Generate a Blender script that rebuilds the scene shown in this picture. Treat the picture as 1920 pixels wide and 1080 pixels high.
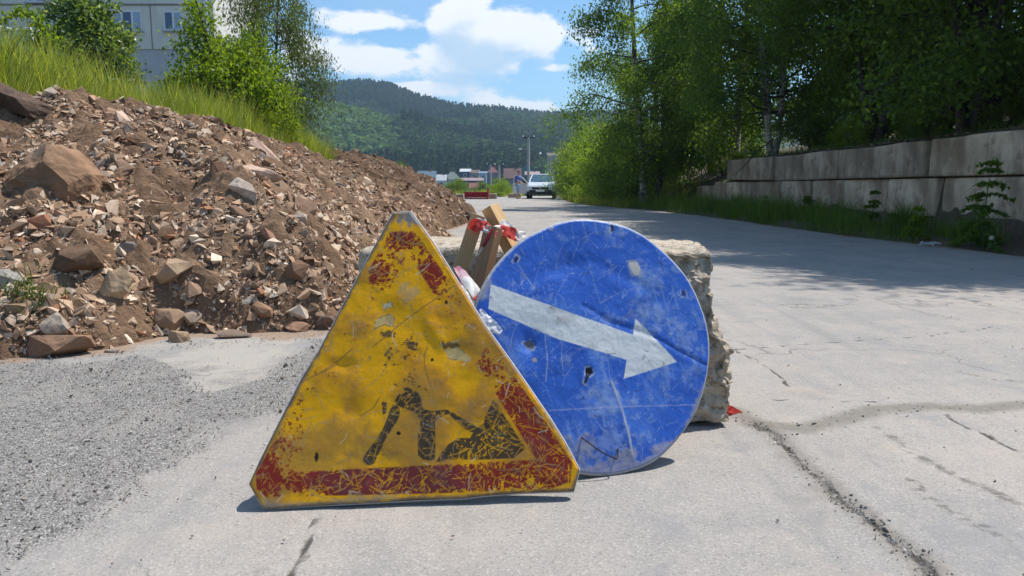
import bpy, bmesh, math, random
import numpy as np
from mathutils import Vector, Matrix

for _o in list(bpy.data.objects):
    bpy.data.objects.remove(_o)
SC = bpy.context.scene
rad = math.radians

# ------------------------------------------------------------------ camera
F_PX, CAM_H, PITCH = 1400.0, 0.77, math.atan(190 / 1400)
cam_data = bpy.data.cameras.new('camera')
cam_data.sensor_width = 36
cam_data.lens = 36 * F_PX / 1920
cam_data.clip_start = 0.05
cam_data.clip_end = 6000
cam = bpy.data.objects.new('camera', cam_data)
cam.location = (0, 0, CAM_H)
cam.rotation_euler = (math.pi / 2 - PITCH, 0, 0)
SC.collection.objects.link(cam)
SC.camera = cam

# ------------------------------------------------------------------ light
SUN_DIR = Vector((0.47, 0.24, 1.0)).normalized()        # towards the sun
sun_data = bpy.data.lights.new('sun', 'SUN')
sun_data.energy = 5.0
sun_data.angle = rad(0.55)
sun_data.color = (1.0, 0.94, 0.86)
sun = bpy.data.objects.new('sun', sun_data)
sun.rotation_euler = SUN_DIR.to_track_quat('Z', 'Y').to_euler()
sun.location = (0, 0, 60)
SC.collection.objects.link(sun)

SC.view_settings.view_transform = 'Standard'
SC.view_settings.look = 'None'
SC.view_settings.gamma = 1
SC.view_settings.exposure = 0.31
SC.view_settings.use_curve_mapping = False
SC.render.engine = 'CYCLES'
SC.cycles.max_bounces = 7
SC.cycles.diffuse_bounces = 4
SC.cycles.glossy_bounces = 2
SC.cycles.transmission_bounces = 4
SC.cycles.transparent_max_bounces = 6
SC.cycles.volume_bounces = 0
SC.cycles.use_denoising = True
SC.cycles.caustics_reflective = False
SC.cycles.caustics_refractive = False

# ------------------------------------------------------------------ node helper
class NT:
    def __init__(s, tree):
        s.t = tree; s.n = tree.nodes; s.l = tree.links
    def add(s, typ, props=None, **inp):
        n = s.n.new(typ)
        for k, v in (props or {}).items():
            setattr(n, k, v)
        for k, v in inp.items():
            key = int(k[1:]) if k[0] == '_' and k[1:].isdigit() else k.replace('_', ' ')
            s.set(n.inputs[key], v)
        return n
    def set(s, sock, v):
        if isinstance(v, bpy.types.NodeSocket):
            s.l.new(v, sock)
        elif isinstance(v, bpy.types.Node):
            s.l.new(v.outputs[0], sock)
        else:
            if isinstance(v, (tuple, list)) and len(v) == 3 and sock.type == 'RGBA':
                v = (*v, 1)
            sock.default_value = v
    def math(s, op, a, b=0.0, c=None, clamp=False):
        n = s.n.new('ShaderNodeMath'); n.operation = op; n.use_clamp = clamp
        s.set(n.inputs[0], a); s.set(n.inputs[1], b)
        if c is not None: s.set(n.inputs[2], c)
        return n.outputs[0]
    def vmath(s, op, a, b=None, scale=None):
        n = s.n.new('ShaderNodeVectorMath'); n.operation = op
        s.set(n.inputs[0], a)
        if b is not None: s.set(n.inputs[1], b)
        if scale is not None: s.set(n.inputs['Scale'], scale)
        return n.outputs['Value'] if op in ('LENGTH', 'DOT_PRODUCT', 'DISTANCE') else n.outputs[0]
    def mix(s, f, a, b, mode='MIX'):
        n = s.n.new('ShaderNodeMix'); n.data_type = 'RGBA'; n.blend_type = mode
        s.set(n.inputs[0], f); s.set(n.inputs[6], a); s.set(n.inputs[7], b)
        return n.outputs[2]
    def ss(s, v, lo, hi, a=0.0, b=1.0):
        n = s.n.new('ShaderNodeMapRange'); n.interpolation_type = 'SMOOTHSTEP'
        s.set(n.inputs[0], v)
        for i, x in enumerate((lo, hi, a, b)): s.set(n.inputs[i + 1], x)
        return n.outputs[0]
    def lin(s, v, lo, hi, a=0.0, b=1.0):
        n = s.n.new('ShaderNodeMapRange')
        s.set(n.inputs[0], v)
        for i, x in enumerate((lo, hi, a, b)): s.set(n.inputs[i + 1], x)
        return n.outputs[0]
    def noise(s, vec, scale, detail=4, rough=0.55, w=None):
        n = s.n.new('ShaderNodeTexNoise')
        s.set(n.inputs['Vector'], vec); s.set(n.inputs['Scale'], scale)
        s.set(n.inputs['Detail'], detail); s.set(n.inputs['Roughness'], rough)
        return n.outputs[0]
    def voro(s, vec, scale, feature='F1', out=0, rnd=1.0):
        n = s.n.new('ShaderNodeTexVoronoi'); n.feature = feature
        s.set(n.inputs['Vector'], vec); s.set(n.inputs['Scale'], scale)
        s.set(n.inputs['Randomness'], rnd)
        return n.outputs[out]
    def attr(s, name, out='Fac'):
        n = s.n.new('ShaderNodeAttribute'); n.attribute_name = name
        return n.outputs[out]
    def ramp(s, f, stops):
        n = s.n.new('ShaderNodeValToRGB'); e = n.color_ramp.elements
        while len(e) < len(stops): e.new(0.5)
        for q, (p, c) in zip(e, stops):
            q.position = p; q.color = (*c, 1)
        s.set(n.inputs[0], f)
        return n.outputs[0]
    def bump(s, h, strength=0.5, dist=0.01):
        n = s.n.new('ShaderNodeBump'); n.inputs['Strength'].default_value = strength
        n.inputs['Distance'].default_value = dist; s.set(n.inputs['Height'], h)
        return n.outputs[0]

# ------------------------------------------------------------------ world
world = bpy.data.worlds.new('World')
SC.world = world
world.use_nodes = True
w = NT(world.node_tree)
w.n.clear()
sky = w.add('ShaderNodeTexSky', dict(sky_type='NISHITA', sun_disc=False))
sky.sun_elevation = math.asin(SUN_DIR.z)
sky.sun_rotation = math.atan2(SUN_DIR.x, SUN_DIR.y)
sky.altitude = 200; sky.air_density = 1.0; sky.dust_density = 0.8; sky.ozone_density = 1.6
SKY_STRENGTH = 0.15
tc = w.add('ShaderNodeTexCoord').outputs['Generated']
dirn = w.vmath('NORMALIZE', tc)
def ray_dir(px, py):
    u = (px - 960) / F_PX; v = (540 - py) / F_PX
    d = Vector((u, math.cos(PITCH) + v * math.sin(PITCH), -math.sin(PITCH) + v * math.cos(PITCH)))
    return d.normalized()
# cumulus banks: (direction pixel, half-size x, half-size z, strength)
BANKS = [(690, 40, .090, .020, 1.1), (858, 40, .046, .044, 1.45), (915, 72, .080, .036, 1.4), (1008, 86, .036, .030, 1.3), (890, 108, .115, .030, 1.15),
         (690, 112, .090, .030, 1.2), (570, 92, .04, .034, 1.0), (1030, 128, .040, .013, .85), (1105, 78, .040, .035, .9),
         (740, 164, .11, .012, .9), (985, 196, .10, .018, .8), (560, 165, .09, .03, .85)]
def density(vec):
    tot = None
    for (bx, by, sx, sz, st) in BANKS:
        c = ray_dir(bx, by)
        d = w.vmath('SUBTRACT', vec, tuple(c))
        d = w.vmath('MULTIPLY', d, (1 / sx, 1 / (sx * 1.5), 1 / sz))
        ln = w.vmath('LENGTH', d)
        g = w.lin(ln, 0.0, 1.5, st, 0.0)
        tot = g if tot is None else w.math('SMOOTH_MAX', tot, g, 0.12)
    sc = w.vmath('MULTIPLY', vec, (1, 1, 2.0))
    n1 = w.noise(sc, 7.0, 9, 0.56)
    n2 = w.noise(sc, 22.0, 7, 0.6)
    big = w.noise(w.vmath('ADD', sc, (3.1, 1.2, 0.4)), 2.2, 4, 0.5)
    gen = w.math('MULTIPLY', w.ss(big, 0.5, 0.68), 0.55)
    tot = w.math('MAXIMUM', tot, gen)
    nn = w.math('ADD', w.math('MULTIPLY', w.math('SUBTRACT', n1, 0.5), 2.4),
                w.math('MULTIPLY', w.math('SUBTRACT', n2, 0.5), 0.7))
    return w.math('ADD', tot, nn)
d0 = density(dirn)
d1 = density(w.vmath('ADD', dirn, (0.006, 0.0, 0.026)))
thin = w.math('MULTIPLY', w.ss(w.noise(w.vmath('MULTIPLY', dirn, (1, 1, 4)), 3.0, 6, 0.6), 0.42, 0.75), 0.35)
shade = w.ss(d1, 0.55, 1.25)
cov = w.ss(d0, 0.34, w.math('ADD', 0.60, w.math('MULTIPLY', shade, 0.45)))
ccol = w.mix(shade, (5.9, 6.0, 6.1), (3.3, 4.3, 5.4))
skyc = w.mix(0.0, w.mix(1.0, sky.outputs[0], (.56, .80, .93), 'MULTIPLY'), (5.4, 6.2, 7.0))
skyc = w.mix(w.math('MULTIPLY', thin, 0.3), skyc, (5.2, 5.9, 6.7))
elev = w.add('ShaderNodeSeparateXYZ', _0=dirn).outputs[2]
col = w.mix(w.math('MULTIPLY', cov, w.ss(elev, -0.02, 0.05)), skyc, ccol)
bg = w.add('ShaderNodeBackground', Color=col, Strength=SKY_STRENGTH)
w.add('ShaderNodeOutputWorld', Surface=bg.outputs[0])

# ------------------------------------------------------------------ numpy noise
def _hash(ix, iy, iz, seed):
    h = (ix.astype(np.int64) * 374761393 + iy.astype(np.int64) * 668265263 + iz.astype(np.int64) * 2147483647 + seed * 144665) & 0xffffffff
    h = ((h ^ (h >> 13)) * 1274126177) & 0xffffffff
    h = ((h ^ (h >> 16)) * 2246822519) & 0xffffffff
    return ((h ^ (h >> 15)) & 0xffffff) / float(0xffffff)
def vnoise(x, y, z=None, seed=0):
    x = np.asarray(x, float); y = np.asarray(y, float)
    z = np.zeros_like(x) if z is None else np.asarray(z, float)
    xi, yi, zi = np.floor(x), np.floor(y), np.floor(z)
    fx, fy, fz = x - xi, y - yi, z - zi
    fx, fy, fz = [t * t * (3 - 2 * t) for t in (fx, fy, fz)]
    r = 0
    for dx in (0, 1):
        for dy in (0, 1):
            for dz in (0, 1):
                wt = (fx if dx else 1 - fx) * (fy if dy else 1 - fy) * (fz if dz else 1 - fz)
                r = r + wt * _hash(xi + dx, yi + dy, zi + dz, seed)
    return r * 2 - 1
def vnoise2(x, y, seed=0):
    x = np.asarray(x, float); y = np.asarray(y, float)
    xi, yi = np.floor(x), np.floor(y)
    fx, fy = x - xi, y - yi
    fx, fy = fx * fx * (3 - 2 * fx), fy * fy * (3 - 2 * fy)
    z = np.zeros_like(xi)
    a = _hash(xi, yi, z, seed); b = _hash(xi + 1, yi, z, seed)
    c = _hash(xi, yi + 1, z, seed); d = _hash(xi + 1, yi + 1, z, seed)
    return ((a * (1 - fx) + b * fx) * (1 - fy) + (c * (1 - fx) + d * fx) * fy) * 2 - 1
def fbm2(x, y, octv=4, seed=0, gain=0.5):
    s, a, t = 0, 1, 0
    for o in range(octv):
        s = s + a * vnoise2(np.asarray(x) * 2 ** o + o * 17.3, np.asarray(y) * 2 ** o + o * 9.1, seed + o); t += a; a *= gain
    return s / t
def fbm3(x, y, z, octv=4, seed=0, gain=0.5):
    s, a, t = 0, 1, 0
    for o in range(octv):
        s = s + a * vnoise(x * 2 ** o + o * 17.3, y * 2 ** o + o * 9.1, z * 2 ** o + o * 4.7, seed + o); t += a; a *= gain
    return s / t
def sstep(x, a, b):
    t = np.clip((x - a) / (b - a), 0, 1); return t * t * (3 - 2 * t)
def seg_dist(x, y, pts, closed=False):
    d = np.full(np.shape(x), 1e9); n = len(pts)
    for i in range(n if closed else n - 1):
        ax, ay = pts[i]; bx, by = pts[(i + 1) % n]
        vx, vy = bx - ax, by - ay
        t = np.clip(((x - ax) * vx + (y - ay) * vy) / (vx * vx + vy * vy + 1e-12), 0, 1)
        d = np.minimum(d, np.hypot(x - ax - t * vx, y - ay - t * vy))
    return d
def poly_sd(x, y, pts):
    """signed distance, positive inside"""
    d = seg_dist(x, y, pts, True)
    ins = np.zeros(np.shape(x), bool); n = len(pts)
    for i in range(n):
        ax, ay = pts[i]; bx, by = pts[(i + 1) % n]
        if ay == by: continue
        c = ((ay > y) != (by > y)) & (x < (bx - ax) * (y - ay) / (by - ay) + ax)
        ins ^= c
    return np.where(ins, d, -d)

# ------------------------------------------------------------------ pixel geometry of the survey
COSP, SINP = math.cos(PITCH), math.sin(PITCH)
def ground_at(px, py, z=0.0):
    d = ray_dir(px, py); t = (z - CAM_H) / d.z
    return Vector((d.x * t, d.y * t, z))
def at(px, py, Y):
    d = ray_dir(px, py); t = Y / d.y
    return Vector((d.x * t, Y, CAM_H + d.z * t))

# ------------------------------------------------------------------ mesh helpers
def np_mesh(name, V, F, attrs=None, smooth=False, mats=(), mat_idx=None):
    """V (n,3); F (m,3|4) or list of such arrays"""
    me = bpy.data.meshes.new(name)
    V = np.ascontiguousarray(V, dtype=np.float32)
    Fs = F if isinstance(F, (list, tuple)) else [F]
    Fs = [np.asarray(f, dtype=np.int32) for f in Fs if len(f)]
    me.vertices.add(len(V)); me.vertices.foreach_set('co', V.ravel())
    nl = sum(f.size for f in Fs); nf = sum(len(f) for f in Fs)
    me.loops.add(nl); me.loops.foreach_set('vertex_index', np.concatenate([f.ravel() for f in Fs]))
    starts, tot, s = [], [], 0
    for f in Fs:
        k = f.shape[1]; starts.append(s + np.arange(len(f)) * k); tot.append(np.full(len(f), k)); s += f.size
    me.polygons.add(nf)
    me.polygons.foreach_set('loop_start', np.concatenate(starts).astype(np.int32))
    me.polygons.foreach_set('loop_total', np.concatenate(tot).astype(np.int32))
    me.polygons.foreach_set('use_smooth', np.full(nf, smooth, dtype=bool))
    for m in mats: me.materials.append(m)
    if mat_idx is not None: me.polygons.foreach_set('material_index', np.asarray(mat_idx, dtype=np.int32))
    for k, a in (attrs or {}).items():
        a = np.asarray(a, dtype=np.float32)
        if a.ndim == 1:
            me.attributes.new(k, 'FLOAT', 'POINT').data.foreach_set('value', a)
        else:
            c = np.ones((len(a), 4), np.float32); c[:, :3] = a[:, :3]
            me.attributes.new(k, 'FLOAT_COLOR', 'POINT').data.foreach_set('color', c.ravel())
    me.update(calc_edges=True)
    return me
def grid_faces(nr, nc):
    i = np.arange(nr - 1)[:, None] * nc + np.arange(nc - 1)[None]
    i = i.ravel()
    return np.stack([i, i + 1, i + nc + 1, i + nc], 1)
def tag(o, label=None, cat=None, group=None, kind=None):
    if label: o['label'] = label
    if cat: o['category'] = cat
    if group: o['group'] = group
    if kind: o['kind'] = kind
    return o
def link(name, me, parent=None, loc=None):
    o = bpy.data.objects.new(name, me); SC.collection.objects.link(o)
    if parent is not None: o.parent = parent
    if loc is not None: o.location = loc
    return o
def empty(name, loc=(0, 0, 0), rz=0.0, **kw):
    o = bpy.data.objects.new(name, None); SC.collection.objects.link(o)
    o.location = loc; o.rotation_euler = (0, 0, rz); o.empty_display_size = 0.2
    tag(o, **kw); return o
def copy_tree(o, parent=None):
    c = o.copy(); SC.collection.objects.link(c)
    if parent is not None:
        c.parent = parent; c.matrix_parent_inverse = o.matrix_parent_inverse
    for ch in [q for q in bpy.data.objects if q.parent == o]:
        copy_tree(ch, c)
    return c
def bm_obj(name, bm, mat, parent=None, smooth=False, loc=None):
    me = bpy.data.meshes.new(name); bm.normal_update(); bm.to_mesh(me); bm.free()
    for p in me.polygons: p.use_smooth = smooth
    for m in (mat if isinstance(mat, (list, tuple)) else [mat]): me.materials.append(m)
    return link(name, me, parent, loc)
def add_box(bm, x0, x1, y0, y1, z0, z1, bevel=0.0, M=None):
    r = bmesh.ops.create_cube(bm, size=1)
    vs = r['verts']
    for v in vs:
        v.co = Vector(((x0 + x1) / 2 + v.co.x * (x1 - x0), (y0 + y1) / 2 + v.co.y * (y1 - y0), (z0 + z1) / 2 + v.co.z * (z1 - z0)))
    if bevel:
        es = list({e for v in vs for e in v.link_edges})
        g = bmesh.ops.bevel(bm, geom=es, offset=bevel, segments=2, affect='EDGES', profile=0.6)
        vs = list({v for f in g['faces'] for v in f.verts} | {v for v in vs if v.is_valid})
    if M is not None:
        for v in vs: v.co = M @ v.co
    return vs
def box_obj(name, dims, mat, parent=None, bevel=0.0, M=None):
    bm = bmesh.new(); add_box(bm, *dims, bevel=bevel, M=M); return bm_obj(name, bm, mat, parent)
def tube_arrays(paths, sides=6):
    """paths: list of (pts (n,3), radii (n,)) -> V, F"""
    Vs, Fs, base = [], [], 0
    an = np.arange(sides) / sides * 2 * np.pi
    for P, Rr in paths:
        P = np.asarray(P, float); Rr = np.asarray(Rr, float); n = len(P)
        T = np.gradient(P, axis=0); T /= np.linalg.norm(T, axis=1)[:, None] + 1e-9
        ref = np.array([0.13, 0.21, 0.97]) if abs(T[0, 2]) < 0.9 else np.array([1.0, 0.1, 0.0])
        A = np.cross(T, ref); A /= np.linalg.norm(A, axis=1)[:, None] + 1e-9
        B = np.cross(T, A)
        ring = P[:, None] + Rr[:, None, None] * (np.cos(an)[None, :, None] * A[:, None] + np.sin(an)[None, :, None] * B[:, None])
        Vs.append(ring.reshape(-1, 3))
        i = np.arange(n - 1)[:, None] * sides; j = np.arange(sides)[None]; k = (j + 1) % sides
        Fs.append(np.stack([base + i + j, base + i + k, base + i + sides + k, base + i + sides + j], -1).reshape(-1, 4))
        base += n * sides
    return np.concatenate(Vs), np.concatenate(Fs)
def tube_obj(name, paths, mat, parent=None, sides=8, smooth=True):
    V, F = tube_arrays(paths, sides)
    return link(name, np_mesh(name, V, F, smooth=smooth, mats=[mat]), parent)

# ------------------------------------------------------------------ materials
def new_mat(name, fn):
    m = bpy.data.materials.new(name); m.use_nodes = True
    nt = NT(m.node_tree); nt.n.clear()
    sh = fn(nt)
    out = nt.n.new('ShaderNodeOutputMaterial')
    nt.l.new(sh, out.inputs['Surface'])
    return m
def pbsdf(nt, col, rough=0.8, normal=None, metal=0.0, spec=0.4, **kw):
    b = nt.add('ShaderNodeBsdfPrincipled')
    nt.set(b.inputs['Base Color'], col); nt.set(b.inputs['Roughness'], rough)
    nt.set(b.inputs['Metallic'], metal); nt.set(b.inputs['Specular IOR Level'], spec)
    if normal is not None: nt.set(b.inputs['Normal'], normal)
    for k, v in kw.items(): nt.set(b.inputs[k.replace('_', ' ')], v)
    return b.outputs[0]
def simple(name, col, rough=0.7, var=0.12, scale=6.0, metal=0.0, bump=0.0, spec=0.4):
    def fn(nt):
        g = nt.add('ShaderNodeTexCoord').outputs['Object']
        n = nt.noise(g, scale, 5, 0.6)
        c = nt.mix(n, tuple(v * (1 - var * 2) for v in col), tuple(min(1, v * (1 + var * 2)) for v in col))
        nm = nt.bump(nt.noise(g, scale * 4, 4, 0.6), bump, 0.01) if bump else None
        return pbsdf(nt, c, rough, nm, metal, spec)
    return new_mat(name, fn)
def leaf_mat(name, stops, trans=0.35, rough=0.45):
    def fn(nt):
        a = nt.attr('v')
        oi = nt.add('ShaderNodeObjectInfo').outputs['Random']
        a2 = nt.math('ADD', a, nt.math('MULTIPLY', nt.math('SUBTRACT', oi, 0.5), 0.16), clamp=True)
        c = nt.ramp(a2, stops)
        p = pbsdf(nt, c, rough, spec=0.35)
        tcol = nt.mix(1.0, c, (1.7, 1.6, 0.4), 'MULTIPLY')
        t = nt.add('ShaderNodeBsdfTranslucent', Color=tcol).outputs[0]
        mx = nt.add('ShaderNodeMixShader', Fac=trans); nt.l.new(p, mx.inputs[1]); nt.l.new(t, mx.inputs[2])
        return mx.outputs[0]
    return new_mat(name, fn)
def bark_fn(c0, c1, scale=8):
    def fn(nt):
        g = nt.add('ShaderNodeTexCoord').outputs['Object']
        st = nt.vmath('MULTIPLY', g, (1, 1, 0.25))
        n = nt.noise(st, scale * 3, 6, 0.65)
        c = nt.mix(nt.ss(n, 0.35, 0.65), c0, c1)
        return pbsdf(nt, c, 0.9, nt.bump(n, 0.6, 0.02))
    return fn
def birch_fn(nt):
    g = nt.add('ShaderNodeTexCoord').outputs['Object']
    st = nt.vmath('MULTIPLY', g, (1, 1, 5))
    n = nt.noise(st, 5, 5, 0.6)
    n2 = nt.noise(g, 2.2, 4, 0.6)
    c = nt.mix(nt.ss(n, 0.54, 0.62), (.46, .42, .36), (.05, .045, .04))
    c = nt.mix(nt.ss(n2, 0.40, 0.60), c, (.07, .06, .05))
    c = nt.mix(nt.ss(nt.attr('rad'), .055, .03), c, (.06, .05, .04))
    return pbsdf(nt, c, 0.85, nt.bump(n, 0.5, 0.01))
M = {}
M['bark'] = new_mat('dark_bark', bark_fn((.035, .028, .022), (.09, .075, .06)))
M['birch'] = new_mat('birch_bark', birch_fn)
M['leaf_birch'] = leaf_mat('birch_leaves', [(0, (.05, .095, .02)), (.45, (.10, .175, .032)), (.8, (.155, .24, .04)), (1, (.23, .31, .06))], 0.58)
M['leaf_dark'] = leaf_mat('broad_leaves', [(0, (.052, .095, .02)), (.5, (.105, .18, .032)), (.85, (.165, .25, .04)), (1, (.25, .33, .06))], 0.58)
M['leaf_grey'] = leaf_mat('grey_green_leaves', [(0, (.07, .12, .045)), (.5, (.13, .20, .085)), (.9, (.21, .29, .14)), (1, (.34, .40, .26))], 0.45, 0.38)
M['leaf_lime'] = leaf_mat('lime_leaves', [(0, (.08, .14, .014)), (.5, (.17, .26, .022)), (.9, (.26, .36, .035)), (1, (.36, .43, .06))], 0.5)
M['leaf_willow'] = leaf_mat('willow_leaves', [(0, (.07, .11, .035)), (.5, (.12, .17, .06)), (1, (.20, .24, .11))], 0.35)
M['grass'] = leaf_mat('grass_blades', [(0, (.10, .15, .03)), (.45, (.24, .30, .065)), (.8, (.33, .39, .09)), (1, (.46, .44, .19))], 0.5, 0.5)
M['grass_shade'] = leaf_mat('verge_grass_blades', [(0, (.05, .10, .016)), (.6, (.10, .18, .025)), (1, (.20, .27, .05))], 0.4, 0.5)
# ================================================================== TERRAIN
def road_right(Y):
    return np.interp(Y, [0, 9, 12, 20, 25.6, 31, 36, 44, 60], [5.75, 5.65, 5.25, 5.05, 4.4, 3.3, 2.9, 3.1, 3.4])
def hillside(X, Y):
    """grassy embankment on the left and its flat upper part"""
    base = 1.47 + 0.18 * (-X - 3.9)
    steep = 1.47 - 1.15 * (X + 3.9)
    h = np.minimum(base, steep)
    h = np.minimum(h, 7.2 + 0.05 * (-X - 3.9))
    yend = 14.5 + np.clip(-X - 4, 0, 40) * 1.5
    h = h * (1 - sstep(Y, yend - 1, yend + 10))
    h = np.where(Y < 4.5, h * sstep(Y, -6, 4.5) , h)
    return h
def bank(X, Y):
    x0 = 6.78
    a = 1.50 + 0.16 * (X - x0); a = a + (np.minimum(.88 + .45 * (X - x0), a) - a) * sstep(Y, 22.6, 23.4)
    walled = sstep(X, x0 - .02, x0 + .03)
    slope = np.clip((X - road_right(Y) - .5) * .72, 0, None)
    f = sstep(Y, 27.3, 29.0)
    h = np.where(X > x0, a, 0) * walled * (1 - f) + np.minimum(slope, a + .0) * f
    return np.clip(h, 0, 9) * (1 - sstep(Y, 60, 90) * .7)
def terrain_h(X, Y):
    h = np.maximum(np.maximum(hillside(X, Y), 0), bank(X, Y))
    verge = sstep(X, road_right(Y) - .02, road_right(Y) + .7) * .10
    dip = -3.0 * sstep(Y, 62, 150) - 1.2 * sstep(Y, 150, 240) + 2.2 * sstep(Y, 240, 330)
    n = fbm2(X * .8, Y * .8, 3, 5) * .05 * sstep(np.abs(X - 1), 4.2, 6.5)
    return np.where(h > .02, h, verge) + dip + n - .03
def nonuni(a, b, d0, g, dmax):
    v = [a]; d = d0
    while v[-1] < b:
        v.append(v[-1] + d); d = min(d * g, dmax)
    return np.array(v)

def ground_fn(nt):
    g = nt.add('ShaderNodeTexCoord').outputs['Object']
    n1 = nt.noise(g, 1.3, 6, 0.6); n2 = nt.noise(g, 14, 5, 0.65); n3 = nt.noise(g, 90, 4, 0.6)
    soil = nt.mix(n2, (.075, .052, .036), (.16, .115, .08))
    turf = nt.mix(n2, (.03, .052, .014), (.075, .105, .03))
    c = nt.mix(nt.ss(nt.math('ADD', n1, nt.math('MULTIPLY', n2, .3)), .56, .70), turf, soil)
    c = nt.mix(nt.attr('soil'), c, soil)
    return pbsdf(nt, c, 0.95, nt.bump(nt.math('ADD', n2, nt.math('MULTIPLY', n3, .4)), .7, .03))
M['ground'] = new_mat('turf_and_soil', ground_fn)
xs = np.concatenate([-nonuni(9, 1500, .5, 1.16, 200)[::-1], np.arange(-8.8, 14, .2), nonuni(14.2, 1500, .4, 1.16, 200)])
ys = np.concatenate([-nonuni(3, 400, 1, 1.3, 60)[::-1], np.arange(-2.8, 32, .2), nonuni(32.2, 2600, .4, 1.08, 120)])
GX, GY = np.meshgrid(xs, ys)
GZ = terrain_h(GX, GY)
soil = ((GX > 5.2) & (GX < 7.2) & (GY < 24)).astype(float) * .7
tag(link('ground', np_mesh('ground', np.stack([GX.ravel(), GY.ravel(), GZ.ravel()], 1), grid_faces(len(ys), len(xs)),
    dict(soil=soil.ravel()), smooth=True, mats=[M['ground']])), kind='structure')

# ------------------------------------------------------------------ road
def gpts(lst):
    return [tuple(ground_at(*p)[:2]) for p in lst]
CR_WIDE = gpts([(1372, 772), (1420, 800), (1500, 808), (1560, 796), (1640, 772), (1740, 766), (1830, 772), (1925, 762), (2100, 760)])
CR_DEEP = gpts([(1415, 797), (1448, 815), (1480, 848), (1512, 885), (1540, 905), (1572, 938), (1606, 962), (1640, 985), (1680, 1020), (1715, 1042), (1752, 1085), (1790, 1150)])
CR_THIN = [gpts([(1350, 655), (1400, 655), (1500, 646), (1580, 642), (1640, 637), (1740, 632), (1770, 625), (1830, 620), (1860, 612), (1960, 614)]),
           gpts([(1370, 655), (1418, 676), (1432, 690), (1462, 706), (1478, 728)]),
           gpts([(1440, 750), (1490, 753), (1560, 752), (1600, 756), (1640, 755)]),
           gpts([(1770, 780), (1810, 803), (1850, 816), (1880, 838), (1940, 860)]),
           gpts([(603, 968), (590, 990), (575, 1030), (566, 1052), (540, 1085)])]
CR_FAINT = [gpts([(1640, 800), (1700, 845), (1760, 880), (1900, 950)]), gpts([(1700, 905), (1780, 960), (1900, 1020)]),
            gpts([(1800, 700), (1860, 715), (1960, 722)]), gpts([(1640, 560), (1720, 585), (1800, 602)])]
GRAV = gpts([(-400, 690), (0, 678), (130, 692), (300, 668), (360, 690), (430, 722), (540, 690), (600, 634), (700, 640), (640, 700), (580, 752), (520, 775), (440, 790), (380, 815),
             (330, 868), (250, 920), (170, 968), (90, 1010), (0, 1062), (-400, 1300)])
PALE = gpts([(290, 672), (470, 632), (600, 628), (560, 660), (470, 720), (400, 740), (350, 700)])
rx = np.concatenate([np.arange(-3.2, 5.9, .019)])
ry = nonuni(0.6, 62, .0075, 1.0105, .8)
RX, RY = np.meshgrid(rx, ry)
rr = road_right(RY)
RXw = np.where(RX > rr, rr + fbm2(RY * 3, RX * 0 + 1, 3, 3) * .12, RX)
wob = fbm2(RX * 9, RY * 9, 4, 11) * .022
wob2 = fbm2(RX * 40, RY * 40, 3, 12) * .006
d_wide = seg_dist(RX + wob, RY + wob2 * 2, CR_WIDE)
d_deep = seg_dist(RX + wob * .7 + wob2, RY + wob2, CR_DEEP)
d_thin = np.full(RX.shape, 9.)
for c in CR_THIN: d_thin = np.minimum(d_thin, seg_dist(RX + wob * .6 + wob2, RY + wob * .5, c))
d_faint = np.full(RX.shape, 9.)
for c in CR_FAINT: d_faint = np.minimum(d_faint, seg_dist(RX + wob * .8 + wob2, RY + wob * .5, c))
grav = poly_sd(RX + fbm2(RX * 4, RY * 4, 4, 21) * .14, RY + fbm2(RX * 4, RY * 4, 4, 22) * .14, GRAV)
pale = poly_sd(RX + fbm2(RX * 4, RY * 4, 4, 23) * .12, RY + fbm2(RX * 4, RY * 4, 4, 24) * .12, PALE)
grav = np.where(pale > 0, np.minimum(grav, -pale * .6), grav)
RZ = fbm2(RX * .9, RY * .9, 3, 31) * .006 + fbm2(RX * 18, RY * 18, 4, 33) * .0013
near = 1 - sstep(RY, 8, 16)
RZ += -.008 * np.exp(-(d_deep / .014) ** 2) * near + .006 * np.exp(-(d_deep / .05) ** 2) * near * (vnoise2(RX * 30, RY * 30, 7) * .8 + .4)
RZ += .006 * np.exp(-(d_wide / .04) ** 2) * (vnoise2(RX * 34, RY * 34, 8) * .7 + .4) * near
RZ += -.006 * np.exp(-(d_thin / .006) ** 2) * near
gz = sstep(grav, -.04, .06)
RZ += gz * near * (.004 + .003 * fbm2(RX * 60, RY * 60, 2, 9))
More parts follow.
